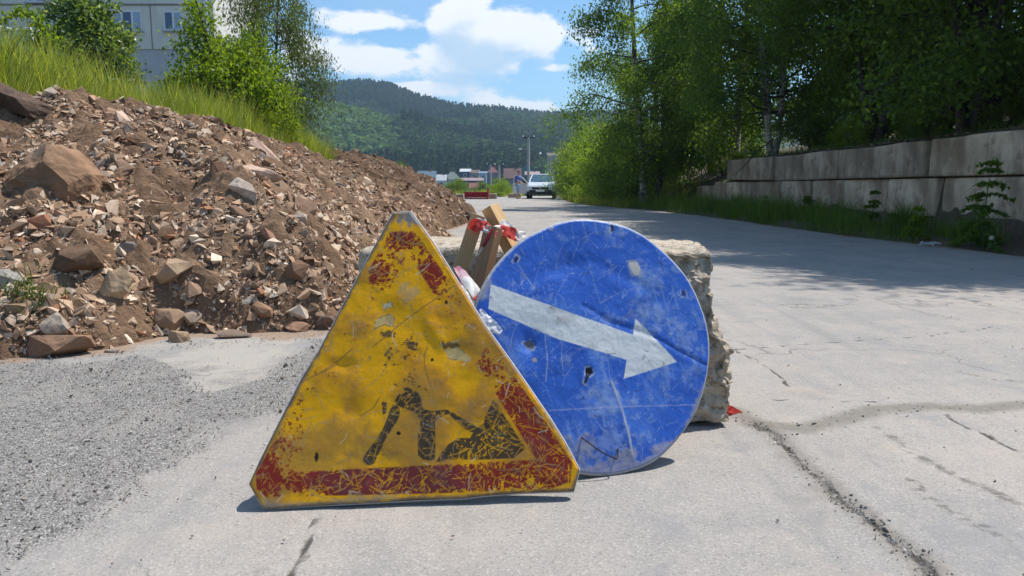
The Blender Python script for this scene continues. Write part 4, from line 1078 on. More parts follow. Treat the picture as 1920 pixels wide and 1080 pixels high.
def conc_block():
    bm = bmesh.new(); bmesh.ops.create_cube(bm, size=1)
    bmesh.ops.subdivide_edges(bm, edges=bm.edges, cuts=95, use_grid_fill=True)
    V = np.array([v.co for v in bm.verts]); nrm = V / np.abs(V).max(1)[:, None]
    # rounded corners
    x, y, z = V[:, 0], V[:, 1], V[:, 2]
    L, Wd, H = 1.17, .58, .575
    P = np.stack([x * L, y * Wd, (z + .5) * H], 1)
    c = np.array([0, 0, H / 2]); q = P - c; half = np.array([L, Wd, H]) / 2; r = .035
    inner = np.clip(q, -(half - r), half - r); d = q - inner; ln = np.linalg.norm(d, axis=1); m = ln > 1e-6
    q[m] = inner[m] + d[m] / ln[m][:, None] * np.minimum(ln[m], r)[:, None]; P = q + c
    N = np.where(m[:, None], d / (ln[:, None] + 1e-9), 0)
    for a in range(3):
        f = np.abs(V[:, a]) > .4999; N[f & ~m, a] = np.sign(V[f & ~m, a])
    N /= np.linalg.norm(N, axis=1)[:, None] + 1e-9
    X_, Y_, Z_ = P.T
    right = sstep(X_, .25, .57)
    rs = np.random.default_rng(88); S_ = rs.uniform((.1, -.35, -.05), (.75, .35, .65), (260, 3)); cid = np.empty(len(P), int)
    for q0 in range(0, len(P), 4000): cid[q0:q0 + 4000] = ((P[q0:q0 + 4000, None] + .02 * vnoise(X_[q0:q0 + 4000] * 20, Y_[q0:q0 + 4000] * 20, Z_[q0:q0 + 4000] * 20, 4)[:, None, None] - S_[None]) ** 2).sum(-1).argmin(1)
    dirs = rs.normal(size=(260, 3)); facet = rs.uniform(-.012, .012, 260)[cid] + ((P - S_[cid]) * dirs[cid]).sum(1) * .11
    rug = fbm3(X_ * 6, Y_ * 6, Z_ * 6, 5, 81, .55); rid = np.abs(fbm3(X_ * 11 + 3, Y_ * 11, Z_ * 11, 4, 82))
    low = sstep(Z_, .33, .22)
    disp = .012 * rug - .018 * rid + right * (.04 * rug - .03 * rid + .016 * fbm3(X_ * 24, Y_ * 24, Z_ * 24, 4, 85) - .014 * sstep(fbm3(X_ * 34, Y_ * 34, Z_ * 34, 2, 86), .15, .5) + facet * .45 + .01 * low - .03)
    top = np.abs(N[:, 2]); disp = disp * (1 - .45 * top)
    P = P + N * disp[:, None]
    # the broken end steps out near the ground and is chipped at the top corner
    P[:, 0] += right * (low * .055)
    P[:, 1] += sstep(X_, .15, .45) * sstep(Z_, .28, .57) * sstep(Y_, .1, -.29) * .07
    P[:, 2] = np.maximum(P[:, 2], .0) + .003
    P[:, 2] += .012 * fbm2(X_ * 4, Y_ * 4, 3, 83) * sstep(Z_, .5, .57)
    for v, p in zip(bm.verts, P): v.co = p
    bmesh.ops.triangulate(bm, faces=bm.faces)
    o = bm_obj('concrete_block', bm, M['conc'])
    o.location = (.105, 2.63, 0); o.rotation_euler = (0, 0, rad(-5))
    tag(o, 'rough broken concrete block lying on the road behind the two signs', 'concrete block')
conc_block()

# ================================================================== timber behind the signs
def wood_fn(c0, c1):
    def fn(nt):
        g = nt.add('ShaderNodeTexCoord').outputs['Object']
        s = nt.vmath('MULTIPLY', g, (60, 60, 3))
        n = nt.noise(s, 1.0, 6, .6); n2 = nt.noise(nt.vmath('MULTIPLY', g, (9, 9, 2)), 1, 3, .5)
        c = nt.mix(nt.ss(n, .3, .7), c0, c1)
        c = nt.mix(nt.math('MULTIPLY', nt.ss(n2, .5, .75), .45), c, tuple(v * .5 for v in c0))
        return pbsdf(nt, c, .7, nt.bump(n, .35, .002))
    return fn
M['wood_l'] = new_mat('pale_planed_wood', wood_fn((.46, .27, .11), (.60, .39, .19)))
M['wood_b'] = new_mat('brown_wood', wood_fn((.26, .14, .07), (.36, .21, .11)))
def beam(top, bot, wd, dp, roll, mat, label, knot=False):
    top, bot = Vector(top), Vector(bot); ax = (top - bot); L = ax.length
    q = ax.to_track_quat('Z', 'Y')
    bm = bmesh.new(); add_box(bm, -wd / 2, wd / 2, -dp / 2, dp / 2, 0, L, bevel=.0018)
    bmesh.ops.subdivide_edges(bm, edges=[e for e in bm.edges if e.calc_length() > .3], cuts=12)
    for v in bm.verts:
        v.co.x += .0015 * math.sin(v.co.z * 9 + wd * 200); v.co.y += .0015 * math.cos(v.co.z * 7)
    o = bm_obj('wooden_beam', bm, mat)
    o.rotation_mode = 'QUATERNION'; o.rotation_quaternion = q @ Matrix.Rotation(roll, 3, 'Z').to_quaternion(); o.location = bot
    if knot:
        b2 = bmesh.new(); bmesh.ops.create_circle(b2, cap_ends=True, segments=14, radius=.0048)
        bmesh.ops.rotate(b2, verts=b2.verts, matrix=Matrix.Rotation(rad(90), 3, 'X'))
        bmesh.ops.translate(b2, verts=b2.verts, vec=(.003, -dp / 2 - .0025, L - .042))
        bm_obj('bolt_hole', b2, M['wire'], o)
    return tag(o, label, 'wooden beam')
beam(at(897, 404, 2.235), (-.335, 2.10, .005), .036, .042, rad(-24), M['wood_l'], 'pale wooden beam slanting down to the left behind the yellow sign')
beam(at(926, 426, 2.17), (-.205, 2.04, .005), .044, .034, rad(14), M['wood_b'], 'darker brown wooden beam between the pale slanting beam and the blue sign')
beam(at(918, 388, 2.262), at(974, 494, 2.235), .045, .038, rad(-20), M['wood_l'], 'short orange tinted wooden beam with a dark hole, slanting behind the blue sign', True)

# ================================================================== barrier tape
def tape_fn(nt):
    c = nt.attr('paint', 'Color')
    g = nt.add('ShaderNodeTexCoord').outputs['Object']
    p = pbsdf(nt, c, .38, nt.bump(nt.noise(g, 120, 3, .6), .5, .004), spec=.5)
    t = nt.add('ShaderNodeBsdfTranslucent', Color=c).outputs[0]
    mx = nt.add('ShaderNodeMixShader', Fac=.35); nt.l.new(p, mx.inputs[1]); nt.l.new(t, mx.inputs[2]); return mx.outputs[0]
M['tape'] = new_mat('thin_plastic_tape', tape_fn)
RED, WHT, PNK = (.66, .07, .05), (.78, .77, .76), (.55, .22, .30)
def ribbons(name, strips, label, cat, loc=None):
    Vs, Fs, Cs, base = [], [], [], 0
    for pts, wid, cols, seed in strips:
        P = np.array([tuple(p) for p in pts]); n = 28; t = np.linspace(0, len(P) - 1, n)
        C = np.stack([np.interp(t, range(len(P)), P[:, k]) for k in range(3)], 1)
        for _ in range(2): C[1:-1] = (C[:-2] + 2 * C[1:-1] + C[2:]) / 4
        T = np.gradient(C, axis=0); T /= np.linalg.norm(T, axis=1)[:, None] + 1e-9
        view = C - np.array([0, 0, CAM_H]); Wd = np.cross(T, np.array([.25, -.9, .35])); Wd /= np.linalg.norm(Wd, axis=1)[:, None] + 1e-9
        Nn = np.cross(T, Wd); m = 7
        s = np.linspace(-.5, .5, m)
        wv = np.interp(t, np.linspace(0, len(P) - 1, len(wid)), wid)
        tt, ss_ = np.meshgrid(np.arange(n), np.arange(m), indexing='ij')
        cr = fbm2(tt * .45 + seed * 7, ss_ * .8, 3, seed) * .25
        G = C[:, None] + Wd[:, None] * (s[None] * wv[:, None])[..., None] + Nn[:, None] * (cr * wv[:, None])[..., None]
        ci = np.minimum((t / (len(P) - 1) * len(cols)).astype(int), len(cols) - 1)
        Cc = np.repeat(np.array([cols[k] for k in ci])[:, None], m, 1)
        Vs.append(G.reshape(-1, 3)); Fs.append(grid_faces(n, m) + base); Cs.append(Cc.reshape(-1, 3)); base += n * m
    o = link(name, np_mesh(name, np.concatenate(Vs), np.concatenate(Fs), dict(paint=np.concatenate(Cs)), smooth=True, mats=[M['tape']]))
    return tag(o, label, cat)
a_ = lambda x, y, d: at(x / 4 + 820, y / 4 + 370, d)
ribbons('barrier_tape', [
    ([a_(262, 250, 2.19), a_(285, 205, 2.175), a_(330, 215, 2.165), a_(385, 245, 2.155), a_(425, 240, 2.15)], (.030, .040, .030, .022, .014), (RED, RED, RED, WHT, WHT), 1),
    ([a_(265, 235, 2.195), a_(300, 175, 2.185), a_(365, 205, 2.17), a_(400, 235, 2.155)], (.012, .022, .020, .012), (RED, WHT, RED, RED), 2),
    ([a_(415, 240, 2.15), a_(450, 235, 2.17), a_(500, 250, 2.185), a_(560, 270, 2.20), a_(610, 290, 2.215), a_(665, 270, 2.23)], (.014, .024, .034, .038, .040, .012), (WHT, WHT, RED, RED, RED, WHT, WHT), 3),
    ([a_(470, 270, 2.17), a_(500, 190, 2.20), a_(560, 240, 2.21), a_(620, 320, 2.22)], (.010, .026, .020, .010), (RED, WHT, WHT, RED), 4),
    ([a_(428, 245, 2.145), a_(400, 300, 2.145), a_(372, 350, 2.147), a_(330, 420, 2.15), a_(308, 455, 2.15)], (.016, .026, .022, .018, .003), (RED, (.45, .05, .06), (.45, .05, .06), WHT, WHT), 5),
    ([a_(440, 250, 2.14), a_(436, 300, 2.13)], (.01, .003), (RED, RED), 9)],
    'red and white barrier tape knotted round the tops of the wooden beams', 'barrier tape')
ribbons('barrier_tape', [
    ([a_(140, 520, 2.12), a_(180, 565, 2.09), a_(245, 650, 2.03), a_(315, 740, 1.985), a_(372, 815, 1.96), a_(420, 895, 1.95)], (.018, .028, .032, .034, .032, .010), (PNK, (.7, .45, .52), WHT, WHT, RED, RED, RED), 6),
    ([a_(140, 590, 2.10), a_(200, 690, 2.07), a_(260, 780, 2.05), a_(320, 850, 2.035)], (.008, .014, .012, .006), (PNK, WHT, WHT, PNK), 8)],
    'loose red and white tape strip hanging along the right edge of the yellow sign', 'barrier tape')
ribbons('paper_scrap', [([a_(320, 840, 1.93), a_(368, 915, 1.92), a_(415, 972, 1.91), a_(478, 1015, 1.905)], (.010, .026, .032, .016), (WHT, WHT, WHT), 7)],
    'white torn strip of film sticking out behind the right edge of the yellow sign', 'plastic scrap')
g_ = lambda x, y, z=.012: ground_at(x, y, z)
ribbons('barrier_tape', [([g_(1300, 776), g_(1322, 768, .02), g_(1350, 764, .022)], (.04, .05, .03), ((.10, .02, .03), (.16, .03, .04), WHT), 11),
    ([g_(1342, 766, .02), g_(1355, 765, .03), g_(1372, 770, .02), g_(1392, 776, .006)], (.02, .028, .034, .012), (WHT, RED, RED, RED), 12),
    ([g_(1345, 762, .03), g_(1366, 764, .034), g_(1382, 770, .02)], (.012, .02, .008), (WHT, RED, RED), 13)],
    'crumpled red and white tape end on the asphalt beside the broken concrete block', 'barrier tape')
# ================================================================== RETAINING WALL of concrete blocks
def wall_fn(nt):
    g = nt.add('ShaderNodeTexCoord').outputs['Object']
    n1 = nt.noise(g, 1.1, 6, .65); n2 = nt.noise(g, 9, 6, .7); st = nt.noise(nt.vmath('MULTIPLY', g, (1.6, 1.6, .5)), 1.7, 6, .65)
    c = nt.mix(nt.ss(n1, .35, .65), (.40, .31, .215), (.72, .60, .445))
    c = nt.mix(nt.math('MULTIPLY', nt.ss(st, .44, .62), .65), c, (.24, .185, .13))
    c = nt.mix(nt.math('MULTIPLY', nt.ss(n2, .55, .75), .45), c, (.42, .39, .34))
    c = nt.mix(nt.math('MULTIPLY', nt.ss(nt.noise(g, 3.1, 4, .6), .60, .70), .5), c, (.17, .095, .06))
    orr = nt.add('ShaderNodeObjectInfo').outputs['Random']; c = nt.mix(1.0, c, nt.mix(orr, (.72, .72, .72), (1.15, 1.12, 1.08)), 'MULTIPLY')
    return pbsdf(nt, c, .95, nt.bump(nt.math('ADD', n2, nt.math('MULTIPLY', nt.noise(g, 45, 4, .7), .4)), .8, .03), spec=.2)
M['wall'] = new_mat('stained_concrete', wall_fn)
WX = 6.56
wall = empty('retaining_wall', (WX, 14, 0), label='long retaining wall of stacked grey concrete blocks along the right side of the road', cat='retaining wall')
rg = np.random.default_rng(21)
def wall_block(x, y0, y1, z0, z1, tilt=0.0):
    bm = bmesh.new(); add_box(bm, 0, .55, 0, y1 - y0, 0, z1 - z0, bevel=.045)
    bmesh.ops.subdivide_edges(bm, edges=[e for e in bm.edges if e.calc_length() > .4], cuts=10, use_grid_fill=True)
    for v in bm.verts:
        p = v.co; d = vnoise2(p.y * 1.9 + y0, p.z * 3 + z0, 3) * .02 + vnoise2(p.y * 7 + y0, p.z * 8, 4) * .012
        p.x += d; p.z += .012 * float(vnoise2(p.y * 1.3 + y0, p.x, 5)) * (1 if z1 > 1.4 and p.z > .3 else 0)
    o = bm_obj('wall_block', bm, M['wall'], wall)
    o.location = (x - WX, y0 - 14, z0); o.rotation_euler = (tilt, 0, float(rg.normal() * .006))
    return o
up = [22.9, 18.95, 15.3, 12.0, 9.3, 6.9, 4.5, 2.1]; lo = [27.2, 24.6, 21.3, 16.7, 13.3, 11.7, 9.6, 7.2, 4.8, 2.4]
for i in range(len(up) - 1):
    wall_block(WX + [-.05, .03, -.02, .05, .0, .04, 0][i], up[i + 1] + .05, up[i] - .05 - (.03 if i == 1 else 0), .925, 1.50 + [.02, .02, .0, .01, 0, .02, 0][i], [.012, -.006, 0, 0, 0, 0, 0][i])
for i in range(len(lo) - 1):
    wall_block(WX + [.06, .02, .05, .09, .04, .08, .07, .05, .05][i], lo[i + 1] + .05, lo[i] - .05, .30 if i > 0 else .16, .905 if i > 0 else .80)
for i in range(5):
    wall_block(WX + .10 + .02 * (i % 2), 2.4 + i * 4.9, 2.4 + (i + 1) * 4.9 - .04, -.28, .285)

# ================================================================== VEGETATION
def leaf_arrays(C, L, W, rng, up=.4, hang=0.0, v=None):
    """folded rhombic leaves at centres C"""
    n = len(C); a = rng.uniform(0, 2 * np.pi, n); el = rng.normal(-.25 - hang, .5, n)
    D = np.stack([np.cos(a) * np.cos(el), np.sin(a) * np.cos(el), np.sin(el)], 1)
    Nn = rng.normal(size=(n, 3)) + np.array([0, 0, up * 3]); S = np.cross(D, Nn); S /= np.linalg.norm(S, axis=1)[:, None] + 1e-9
    Nn = np.cross(S, D)
    l = (L * rng.uniform(.65, 1.25, n))[:, None]; w_ = (W * rng.uniform(.7, 1.2, n))[:, None]
    P0 = C - D * l * .5; P2 = C + D * l * .5 - Nn * l * .08; P1 = C + S * w_ * .5 - D * l * .06 + Nn * w_ * .12; P3 = C - S * w_ * .5 - D * l * .06 + Nn * w_ * .12
    V = np.stack([P0, P1, P2, P3], 1).reshape(-1, 3); F = np.arange(n * 4).reshape(n, 4)
    vv = rng.random(n) * .5 + .25 if v is None else v
    return V, F, np.repeat(vv, 4)
def gen_tree(name, seed, H, r0, cb, cr, nl, nleaf, ls, mats, hang=0.0, stems=1, asp=.62, top=.35, spread=.17, upang=.7):
    rng = np.random.default_rng(seed); paths, cl = [], []
    for s in range(stems):
        a0 = rng.uniform(0, 6.28); ln = (0.0 if stems == 1 else .28 * cr)
        n = 12; t = np.linspace(0, 1, n); Hs = H * (1 if s == 0 else rng.uniform(.75, 1))
        wob = np.cumsum(rng.normal(0, .035 * H / 8, (n, 2)), 0); wob -= wob[0]
        St = np.stack([wob[:, 0] + math.cos(a0) * ln * t * 2 + (0 if stems == 1 else .08 * math.cos(a0)), wob[:, 1] + math.sin(a0) * ln * t * 2, t * Hs], 1)
        rs = r0 * (1 if stems == 1 else .6); Rr = rs * (1 - t) ** .8 + .008; Rr[0] *= 1.35
        paths.append((St, Rr))
        for k in range(nl):
            q = (k + rng.random()) / nl; h = cb + (Hs * .97 - cb) * q; f = h / Hs
            base = np.array([np.interp(f, t, St[:, j]) for j in range(3)])
            prof = (math.sin(math.pi * min(1, (q * .85 + .22))) ** .7) * (1 - top * q) + .12
            az = k * 2.4 + rng.normal() * .4 + s; L = cr * prof * rng.uniform(.8, 1.15)
            m = 7; u = np.linspace(0, 1, m); el = upang * (1 - .5 * (1 - q)) * rng.uniform(.5, 1.2)
            zz = L * math.sin(el) * u - (hang * .9 + .1) * L * u ** 2.4 * .6
            Pl = base + np.stack([np.cos(az) * L * u * math.cos(el), np.sin(az) * L * u * math.cos(el), zz], 1) + np.cumsum(rng.normal(0, .03 * L, (m, 3)), 0) * (u[:, None] > 0)
            rl = max(.006, rs * .42 * (1 - f) + .008); paths.append((Pl, rl * (1 - u * .85)))
            for _ in range(5):
                uu = rng.uniform(.3, 1); b = np.array([np.interp(uu, u, Pl[:, j]) for j in range(3)])
                d = rng.normal(size=3) * .8 + np.array([math.cos(az), math.sin(az), .25 - hang]); d /= np.linalg.norm(d); l2 = L * rng.uniform(.22, .5)
                e = np.stack([b + d * l2 * x + np.array([0, 0, -hang * l2 * x * x * .7]) for x in (0, .35, .7, 1)])
                paths.append((e, rl * .35 * np.array([1, .7, .45, .2]))); cl.append(e)
            cl.append(Pl[3:])
    # leaf centres clumped round twig points
    w_ = np.array([np.linalg.norm(c[-1] - c[0]) + .1 for c in cl]); w_ /= w_.sum()
    which = rng.choice(len(cl), nleaf, p=w_); C = np.empty((nleaf, 3)); tv = rng.random(nleaf)
    clump = rng.normal(0, .14, len(cl))
    for i, c in enumerate(cl):
        ix = np.nonzero(which == i)[0]
        if len(ix): C[ix] = np.stack([np.interp(tv[ix] * (len(c) - 1), range(len(c)), c[:, j]) for j in range(3)], 1)
    C += rng.normal(0, spread, (nleaf, 3)) * np.array([1, 1, .8])
    if hang > 0: C[:, 2] -= np.abs(rng.normal(0, hang * .5, nleaf)) * (rng.random(nleaf) < .75)
    C = C[C[:, 2] > .08]; which = which[:len(C)] if len(C) == nleaf else rng.integers(0, len(cl), len(C))
    vv = np.clip(.45 + clump[which] + rng.normal(0, .16, len(C)), 0, 1)
    V, F, va = leaf_arrays(C, ls, ls * asp, rng, hang=hang, v=vv)
    root = empty(name); tv_, tf = tube_arrays(paths, 6); ra = np.repeat(np.concatenate([p[1] for p in paths]), 6)
    link('trunk', np_mesh('trunk', tv_, tf, dict(rad=ra), smooth=True, mats=[mats[1]]), root)
    link('crown', np_mesh('crown', V, F, dict(v=va), mats=[mats[0]]), root)
    return root
_used = set()
def place(proto, x, y, rz=0.0, s=1.0, z=None, label=None, cat='tree', group=None, sz=None):
    o = proto if proto.name not in _used else copy_tree(proto)
    _used.add(proto.name)
    z = float(terrain_h(np.array([x]), np.array([y]))[0]) - .05 if z is None else z
    o.location = (x, y, z); o.rotation_euler = (0, 0, rz); o.scale = (s, s, sz or s)
    o['label'] = label; o['category'] = cat
    if group: o['group'] = group
    return o
LB, LD = (M['leaf_birch'], M['birch']), (M['leaf_dark'], M['bark'])
birchA = gen_tree('birch_tree', 11, 9.5, .13, 1.0, 2.6, 24, 32000, .092, LB, hang=.6, spread=.20)
birchB = gen_tree('birch_tree', 12, 8.5, .13, .9, 2.5, 18, 32000, .092, (M['leaf_birch'], M['birch']), hang=.4, stems=3, spread=.20)
treeC = gen_tree('broadleaf_tree', 13, 8.0, .17, 1.0, 2.6, 20, 36000, .085, LD, hang=.15, spread=.24)
treeD = gen_tree('broadleaf_tree', 14, 7.0, .14, .6, 2.3, 16, 34000, .085, LD, hang=.2, stems=2, spread=.24)
shrubA = gen_tree('shrub', 15, 1.5, .03, .15, .95, 9, 5500, .075, LD, hang=.1, stems=4, spread=.12)
shrubB = gen_tree('shrub', 16, 1.7, .03, .15, 1.0, 9, 6500, .07, (M['leaf_lime'], M['bark']), hang=.1, stems=4, spread=.12)
shadeT = gen_tree('shade_tree', 19, 11.5, .2, 5.2, 3.0, 24, 24000, .14, LD, hang=.2, spread=.26)  # added to cast shade on the road, crowns mostly above the view
for i, (x, y) in enumerate([(9.9, 10.2), (10.4, 12.2), (9.8, 14.6), (10.6, 17.6), (9.6, 20.8)]):
    place(shadeT, x, y, i * 1.7, 1.0, label='added tall shade tree, %s of the row behind the wall trees' % ('nearest', 'second nearest', 'middle', 'second farthest', 'farthest')[i])
slimT = gen_tree('slim_tree', 29, 7.5, .13, 3.3, 2.3, 18, 26000, .08, LD, hang=.35, stems=3, spread=.24)
for i, (x, y, rz) in enumerate([(7.55, 9.2, .3), (7.75, 10.9, 1.9), (7.5, 12.5, 3.0), (7.9, 13.9, 4.4), (7.7, 16.2, 5.5)]):
    place(slimT, x, y, rz, .95, label=('dark multi stemmed tree by the right edge just above the wall', 'dark slim tree above the wall right of the tall thistle', 'dark slim tree above the wall left of the tall thistle', 'dark slim tree over the middle of the wall', 'dark slim tree right of the pale birch trunks')[i])
TR = [ # proto, x, y, rz, scale, label
    (birchB, 7.05, 20.6, .4, 1.0, 'birch with several pale trunks growing from the wall top at its far end'),
    (treeD, 5.5, 28.5, 2.0, 1.15, 'dark trunked tree at the road edge beyond the far end of the wall'),
    (birchA, 4.9, 27.8, 1.0, 1.1, 'drooping birch at the road edge whose branches reach furthest left over the road'),
    (birchA, 7.5, 25.4, 4.1, 1.1, 'drooping birch on the bank just past the far end of the wall'),
    (treeC, 8.3, 15.4, 0.3, 1.1, 'broadleaf tree with dark forked trunks above the middle of the wall'),
    (treeD, 7.9, 12.4, 3.3, 1.15, 'broadleaf tree with dark trunks above the near part of the wall'),
    (treeC, 8.5, 9.6, 1.9, 1.15, 'tree above the near end of the wall, at the right edge of the picture'),
    (birchA, 8.6, 18.1, 5.0, 1.15, 'birch with hanging twigs behind the middle of the wall'),
    (treeD, 10.6, 13.6, .9, 1.0, 'broadleaf tree in the second row behind the near part of the wall'),
    (birchB, 11.2, 17.6, 2.6, .95, 'birch in the second row behind the middle of the wall'),
    (treeC, 9.6, 22.5, 4.4, 1.2, 'broadleaf tree on the bank behind the pale trunked birch'),
    (birchA, 7.8, 29.5, 2.9, 1.1, 'birch on the bank behind the dark trunked roadside tree'),
    (treeC, 6.4, 34.5, 5.6, 1.0, 'broadleaf tree further along the bank past the roadside birch'),
    (birchA, 8.4, 8.9, 3.9, .95, 'birch just outside the right edge shading the road'),
]
for pr, x, y, rz, s, lab in TR:
    o = place(pr, x, y, rz, s, label=lab)
    if 'furthest left' in lab: o.rotation_euler = (0, rad(-8), rz)
for i, (x, y, s) in enumerate([(7.5, 8.6, .8), (7.7, 10.2, .7), (7.6, 11.6, .65), (8.9, 12.2, 1.0), (7.5, 13.6, .7), (7.9, 14.7, .8), (7.4, 16.5, .75), (8.2, 17.2, 1.0), (7.6, 19.2, .8), (8.6, 20.5, 1.1),
                               (9.5, 15.5, 1.1), (10, 11.2, 1.2), (9.6, 9.2, 1.1), (11.5, 13.5, 1.3), (12, 17, 1.4), (10.8, 20.2, 1.4), (11.5, 23.5, 1.4), (13.5, 15, 1.6), (13.2, 11.5, 1.6), (13.5, 20, 1.6)]):
    place(shrubA if i % 3 else shrubB, x, y, i * 1.3, s * (.62 if x < 9 and y < 17 else 1), label='leafy undergrowth shrub among the trees above the retaining wall', cat='shrub', group='undergrowth shrubs above the wall')
for i, (x, y, s, lab) in enumerate([(7.5, 26.6, .9, 'green shrub on the bank just past the end of the wall'), (7.5, 24.2, .7, 'low green shrub touching the far end of the wall'), (4.9, 29.8, .9, 'bright shrub at the road edge under the roadside trees'),
        (4.3, 31.0, .9, 'shrub at the road edge beyond the dark trunked tree'), (6.0, 31.5, 1.2, 'tall shrub behind the roadside shrubs on the bank'), (5.4, 33.0, 1.0, 'shrub on the bank left of the further broadleaf tree')]):
    place(shrubB if i % 2 == 0 else shrubA, x, y, i * 2.1, s, label=lab, cat='shrub')
limeB = gen_tree('lime_bush', 17, 3.4, .05, .2, 1.7, 11, 9000, .11, (M['leaf_lime'], M['bark']), hang=.15, stems=4, spread=.2)
for i, (x, y, s, lab) in enumerate([(4.15, 38.5, .95, 'bright green bush nearest the car on the right'), (3.9, 43.5, .95, 'sunlit yellow green bush right behind the open car door'), (4.9, 47.0, 1.15, 'tall sunlit bush above the roof line of the parked car'),
        (4.4, 35.2, .8, 'bright bush between the roadside shrubs and the car'), (5.9, 41.0, 1.25, 'large pale green bush behind the bushes next to the car'), (6.4, 52, 1.4, 'far pale green bush behind the tall sunlit bush')]):
    place(limeB, x, y, i * 1.7 + 2, s, label=lab, cat='bush')
# left embankment
bushL = gen_tree('lilac_bush', 21, 2.15, .035, .2, 1.05, 12, 11000, .085, (M['leaf_grey'], M['bark']), hang=.05, stems=5, asp=.75, spread=.10, top=.78)
place(bushL, -6.28, 11.0, .3, .80, label='grey green bush with broad leaves on the grassy slope in front of the left windows', cat='bush')
bushM = gen_tree('maple_bush', 22, 2.3, .035, .1, 1.2, 13, 12000, .085, (M['leaf_lime'], M['bark']), hang=.12, stems=5, asp=.6, spread=.11, top=.82)
place(bushM, -4.30, 12.0, 1.1, .78, label='big light green bush on the crest of the slope in the upper left', cat='bush', sz=.95)
place(bushM, -4.05, 12.6, 3.4, .45, label='lower light green bush at the right foot of the big light green bush', cat='bush')
place(bushM, -5.35, 12.6, 4.4, .50, label='small light green bush between the two big bushes on the slope', cat='bush')
willow = gen_tree('willow_tree', 23, 5.2, .06, .5, 1.35, 24, 26000, .10, (M['leaf_willow'], M['bark']), hang=.75, stems=2, asp=.26, spread=.13)
place(willow, -5.1, 16.0, .6, .9, label='wispy tree with drooping narrow leaves behind the big light green bush', cat='tree')
place(shrubB, -7.3, 10.4, .2, .5, label='low lime green shrub at the left edge of the picture under the building', cat='shrub')
place(shrubB, -3.75, 24.5, 2.2, .55, label='small sapling rising behind the darker heap', cat='shrub', sz=.95)
place(shrubA, -4.75, 62.0, 2.2, 1.0, label='dark green shrub behind the end of the heap, left of the red trough', cat='shrub')
place(shrubB, -1.15, 82, 1.2, 1.3, label='green shrub behind the two thin poles', cat='shrub')
place(shrubB, -1.0, 56, 3.2, .75, label='low yellow green growth between the red trough and the standing man', cat='shrub')
place(shrubA, -3.0, 92, 5.2, 1.5, label='grey green shrub just left of the two thin poles', cat='shrub')

# arching shoot at the top left
def shoot():
    root = empty('leafy_shoot', (-7.45, 10.2, 2.45), label='arching yellow green shoot at the upper left corner', cat='shoot')
    e = at(104, 78, 9.6) - root.location; s0 = Vector((0, 0, 0)); mid = at(30, 15, 9.9) - root.location
    P = np.array([s0, s0 * .4 + mid * .6 + Vector((-.15, 0, -.2)), mid, (mid * .5 + e * .5) + Vector((0, 0, .06)), e]); t = np.linspace(0, 4, 20); P = np.stack([np.interp(t, range(5), P[:, k]) for k in range(3)], 1)
    for _ in range(3): P[1:-1] = (P[:-2] + 2 * P[1:-1] + P[2:]) / 4
    tube_obj('stem', [(P, np.linspace(.012, .003, 20))], M['bark'], root, 6)
    r = np.random.default_rng(5); C = P[r.integers(8, 20, 260)] + r.normal(0, .045, (260, 3)); V, F, va = leaf_arrays(C, .09, .035, r, hang=.5)
    link('leaves', np_mesh('leaves', V, F, dict(v=va), mats=[M['leaf_lime']]), root)
shoot()

# ------------------------------------------------------------------ grass
def blades(X, Y, Z, H, W, rng, v, bend=.35):
    n = len(X); a = rng.uniform(0, 2 * np.pi, n); S = np.stack([np.cos(a), np.sin(a), np.zeros(n)], 1) * (W / 2)[:, None]
    b = rng.uniform(0, 2 * np.pi, n); bd = (H * bend * rng.uniform(.2, 1.3, n))[:, None]; D = np.stack([np.cos(b), np.sin(b), np.zeros(n)], 1) * bd
    B = np.stack([X, Y, Z], 1); m = B + D * .3 + np.array([0, 0, 1]) * (H * .55)[:, None]; t = B + D + np.array([0, 0, 1]) * (H * .98)[:, None]
    V = np.stack([B - S, B + S, m + S * .8, m - S * .8, t], 1).reshape(-1, 3); i = np.arange(n)[:, None] * 5
    return V, [i + np.array([[0, 1, 2, 3]]), i + np.array([[3, 2, 4]])], np.repeat(v, 5)
def grass_obj(name, X, Y, H, W, rng, mat, label, bend=.35, v=None):
    Z = terrain_h(X, Y) - .03; v = np.clip(rng.normal(.5, .2, len(X)) + .3 * fbm2(X * .7, Y * .7, 3, 91) + .5 * (rng.random(len(X)) < .14), 0, 1) if v is None else v
    V, F, vv = blades(X, Y, Z, H, W, rng, v, bend)
    me = np_mesh(name, V, F, dict(v=vv), mats=[mat]); o = link(name, me); return tag(o, label, 'grass', kind='stuff')
rng = np.random.default_rng(31)
n = 120000; Y = 5.2 + 20 * rng.random(n) ** 1.25; X = -3.55 - (Y * .55) * rng.random(n) ** 1.5
ok = (hillside(X, Y) > .5) & (X > -Y * .80 - .6); X, Y = X[ok], Y[ok]
pt = fbm2(X * 1.2, Y * 1.2, 3, 92)
H = (.20 + .46 * rng.random(len(X)) ** 1.7) * (1 + .8 * pt) * (1 - .42 * sstep(-X, 4.1, 5.2))
grass_obj('meadow_grass', X, Y, H, np.full(len(X), .009), rng, M['grass'], 'tall green meadow grass on the slope behind the dirt heap', .4)
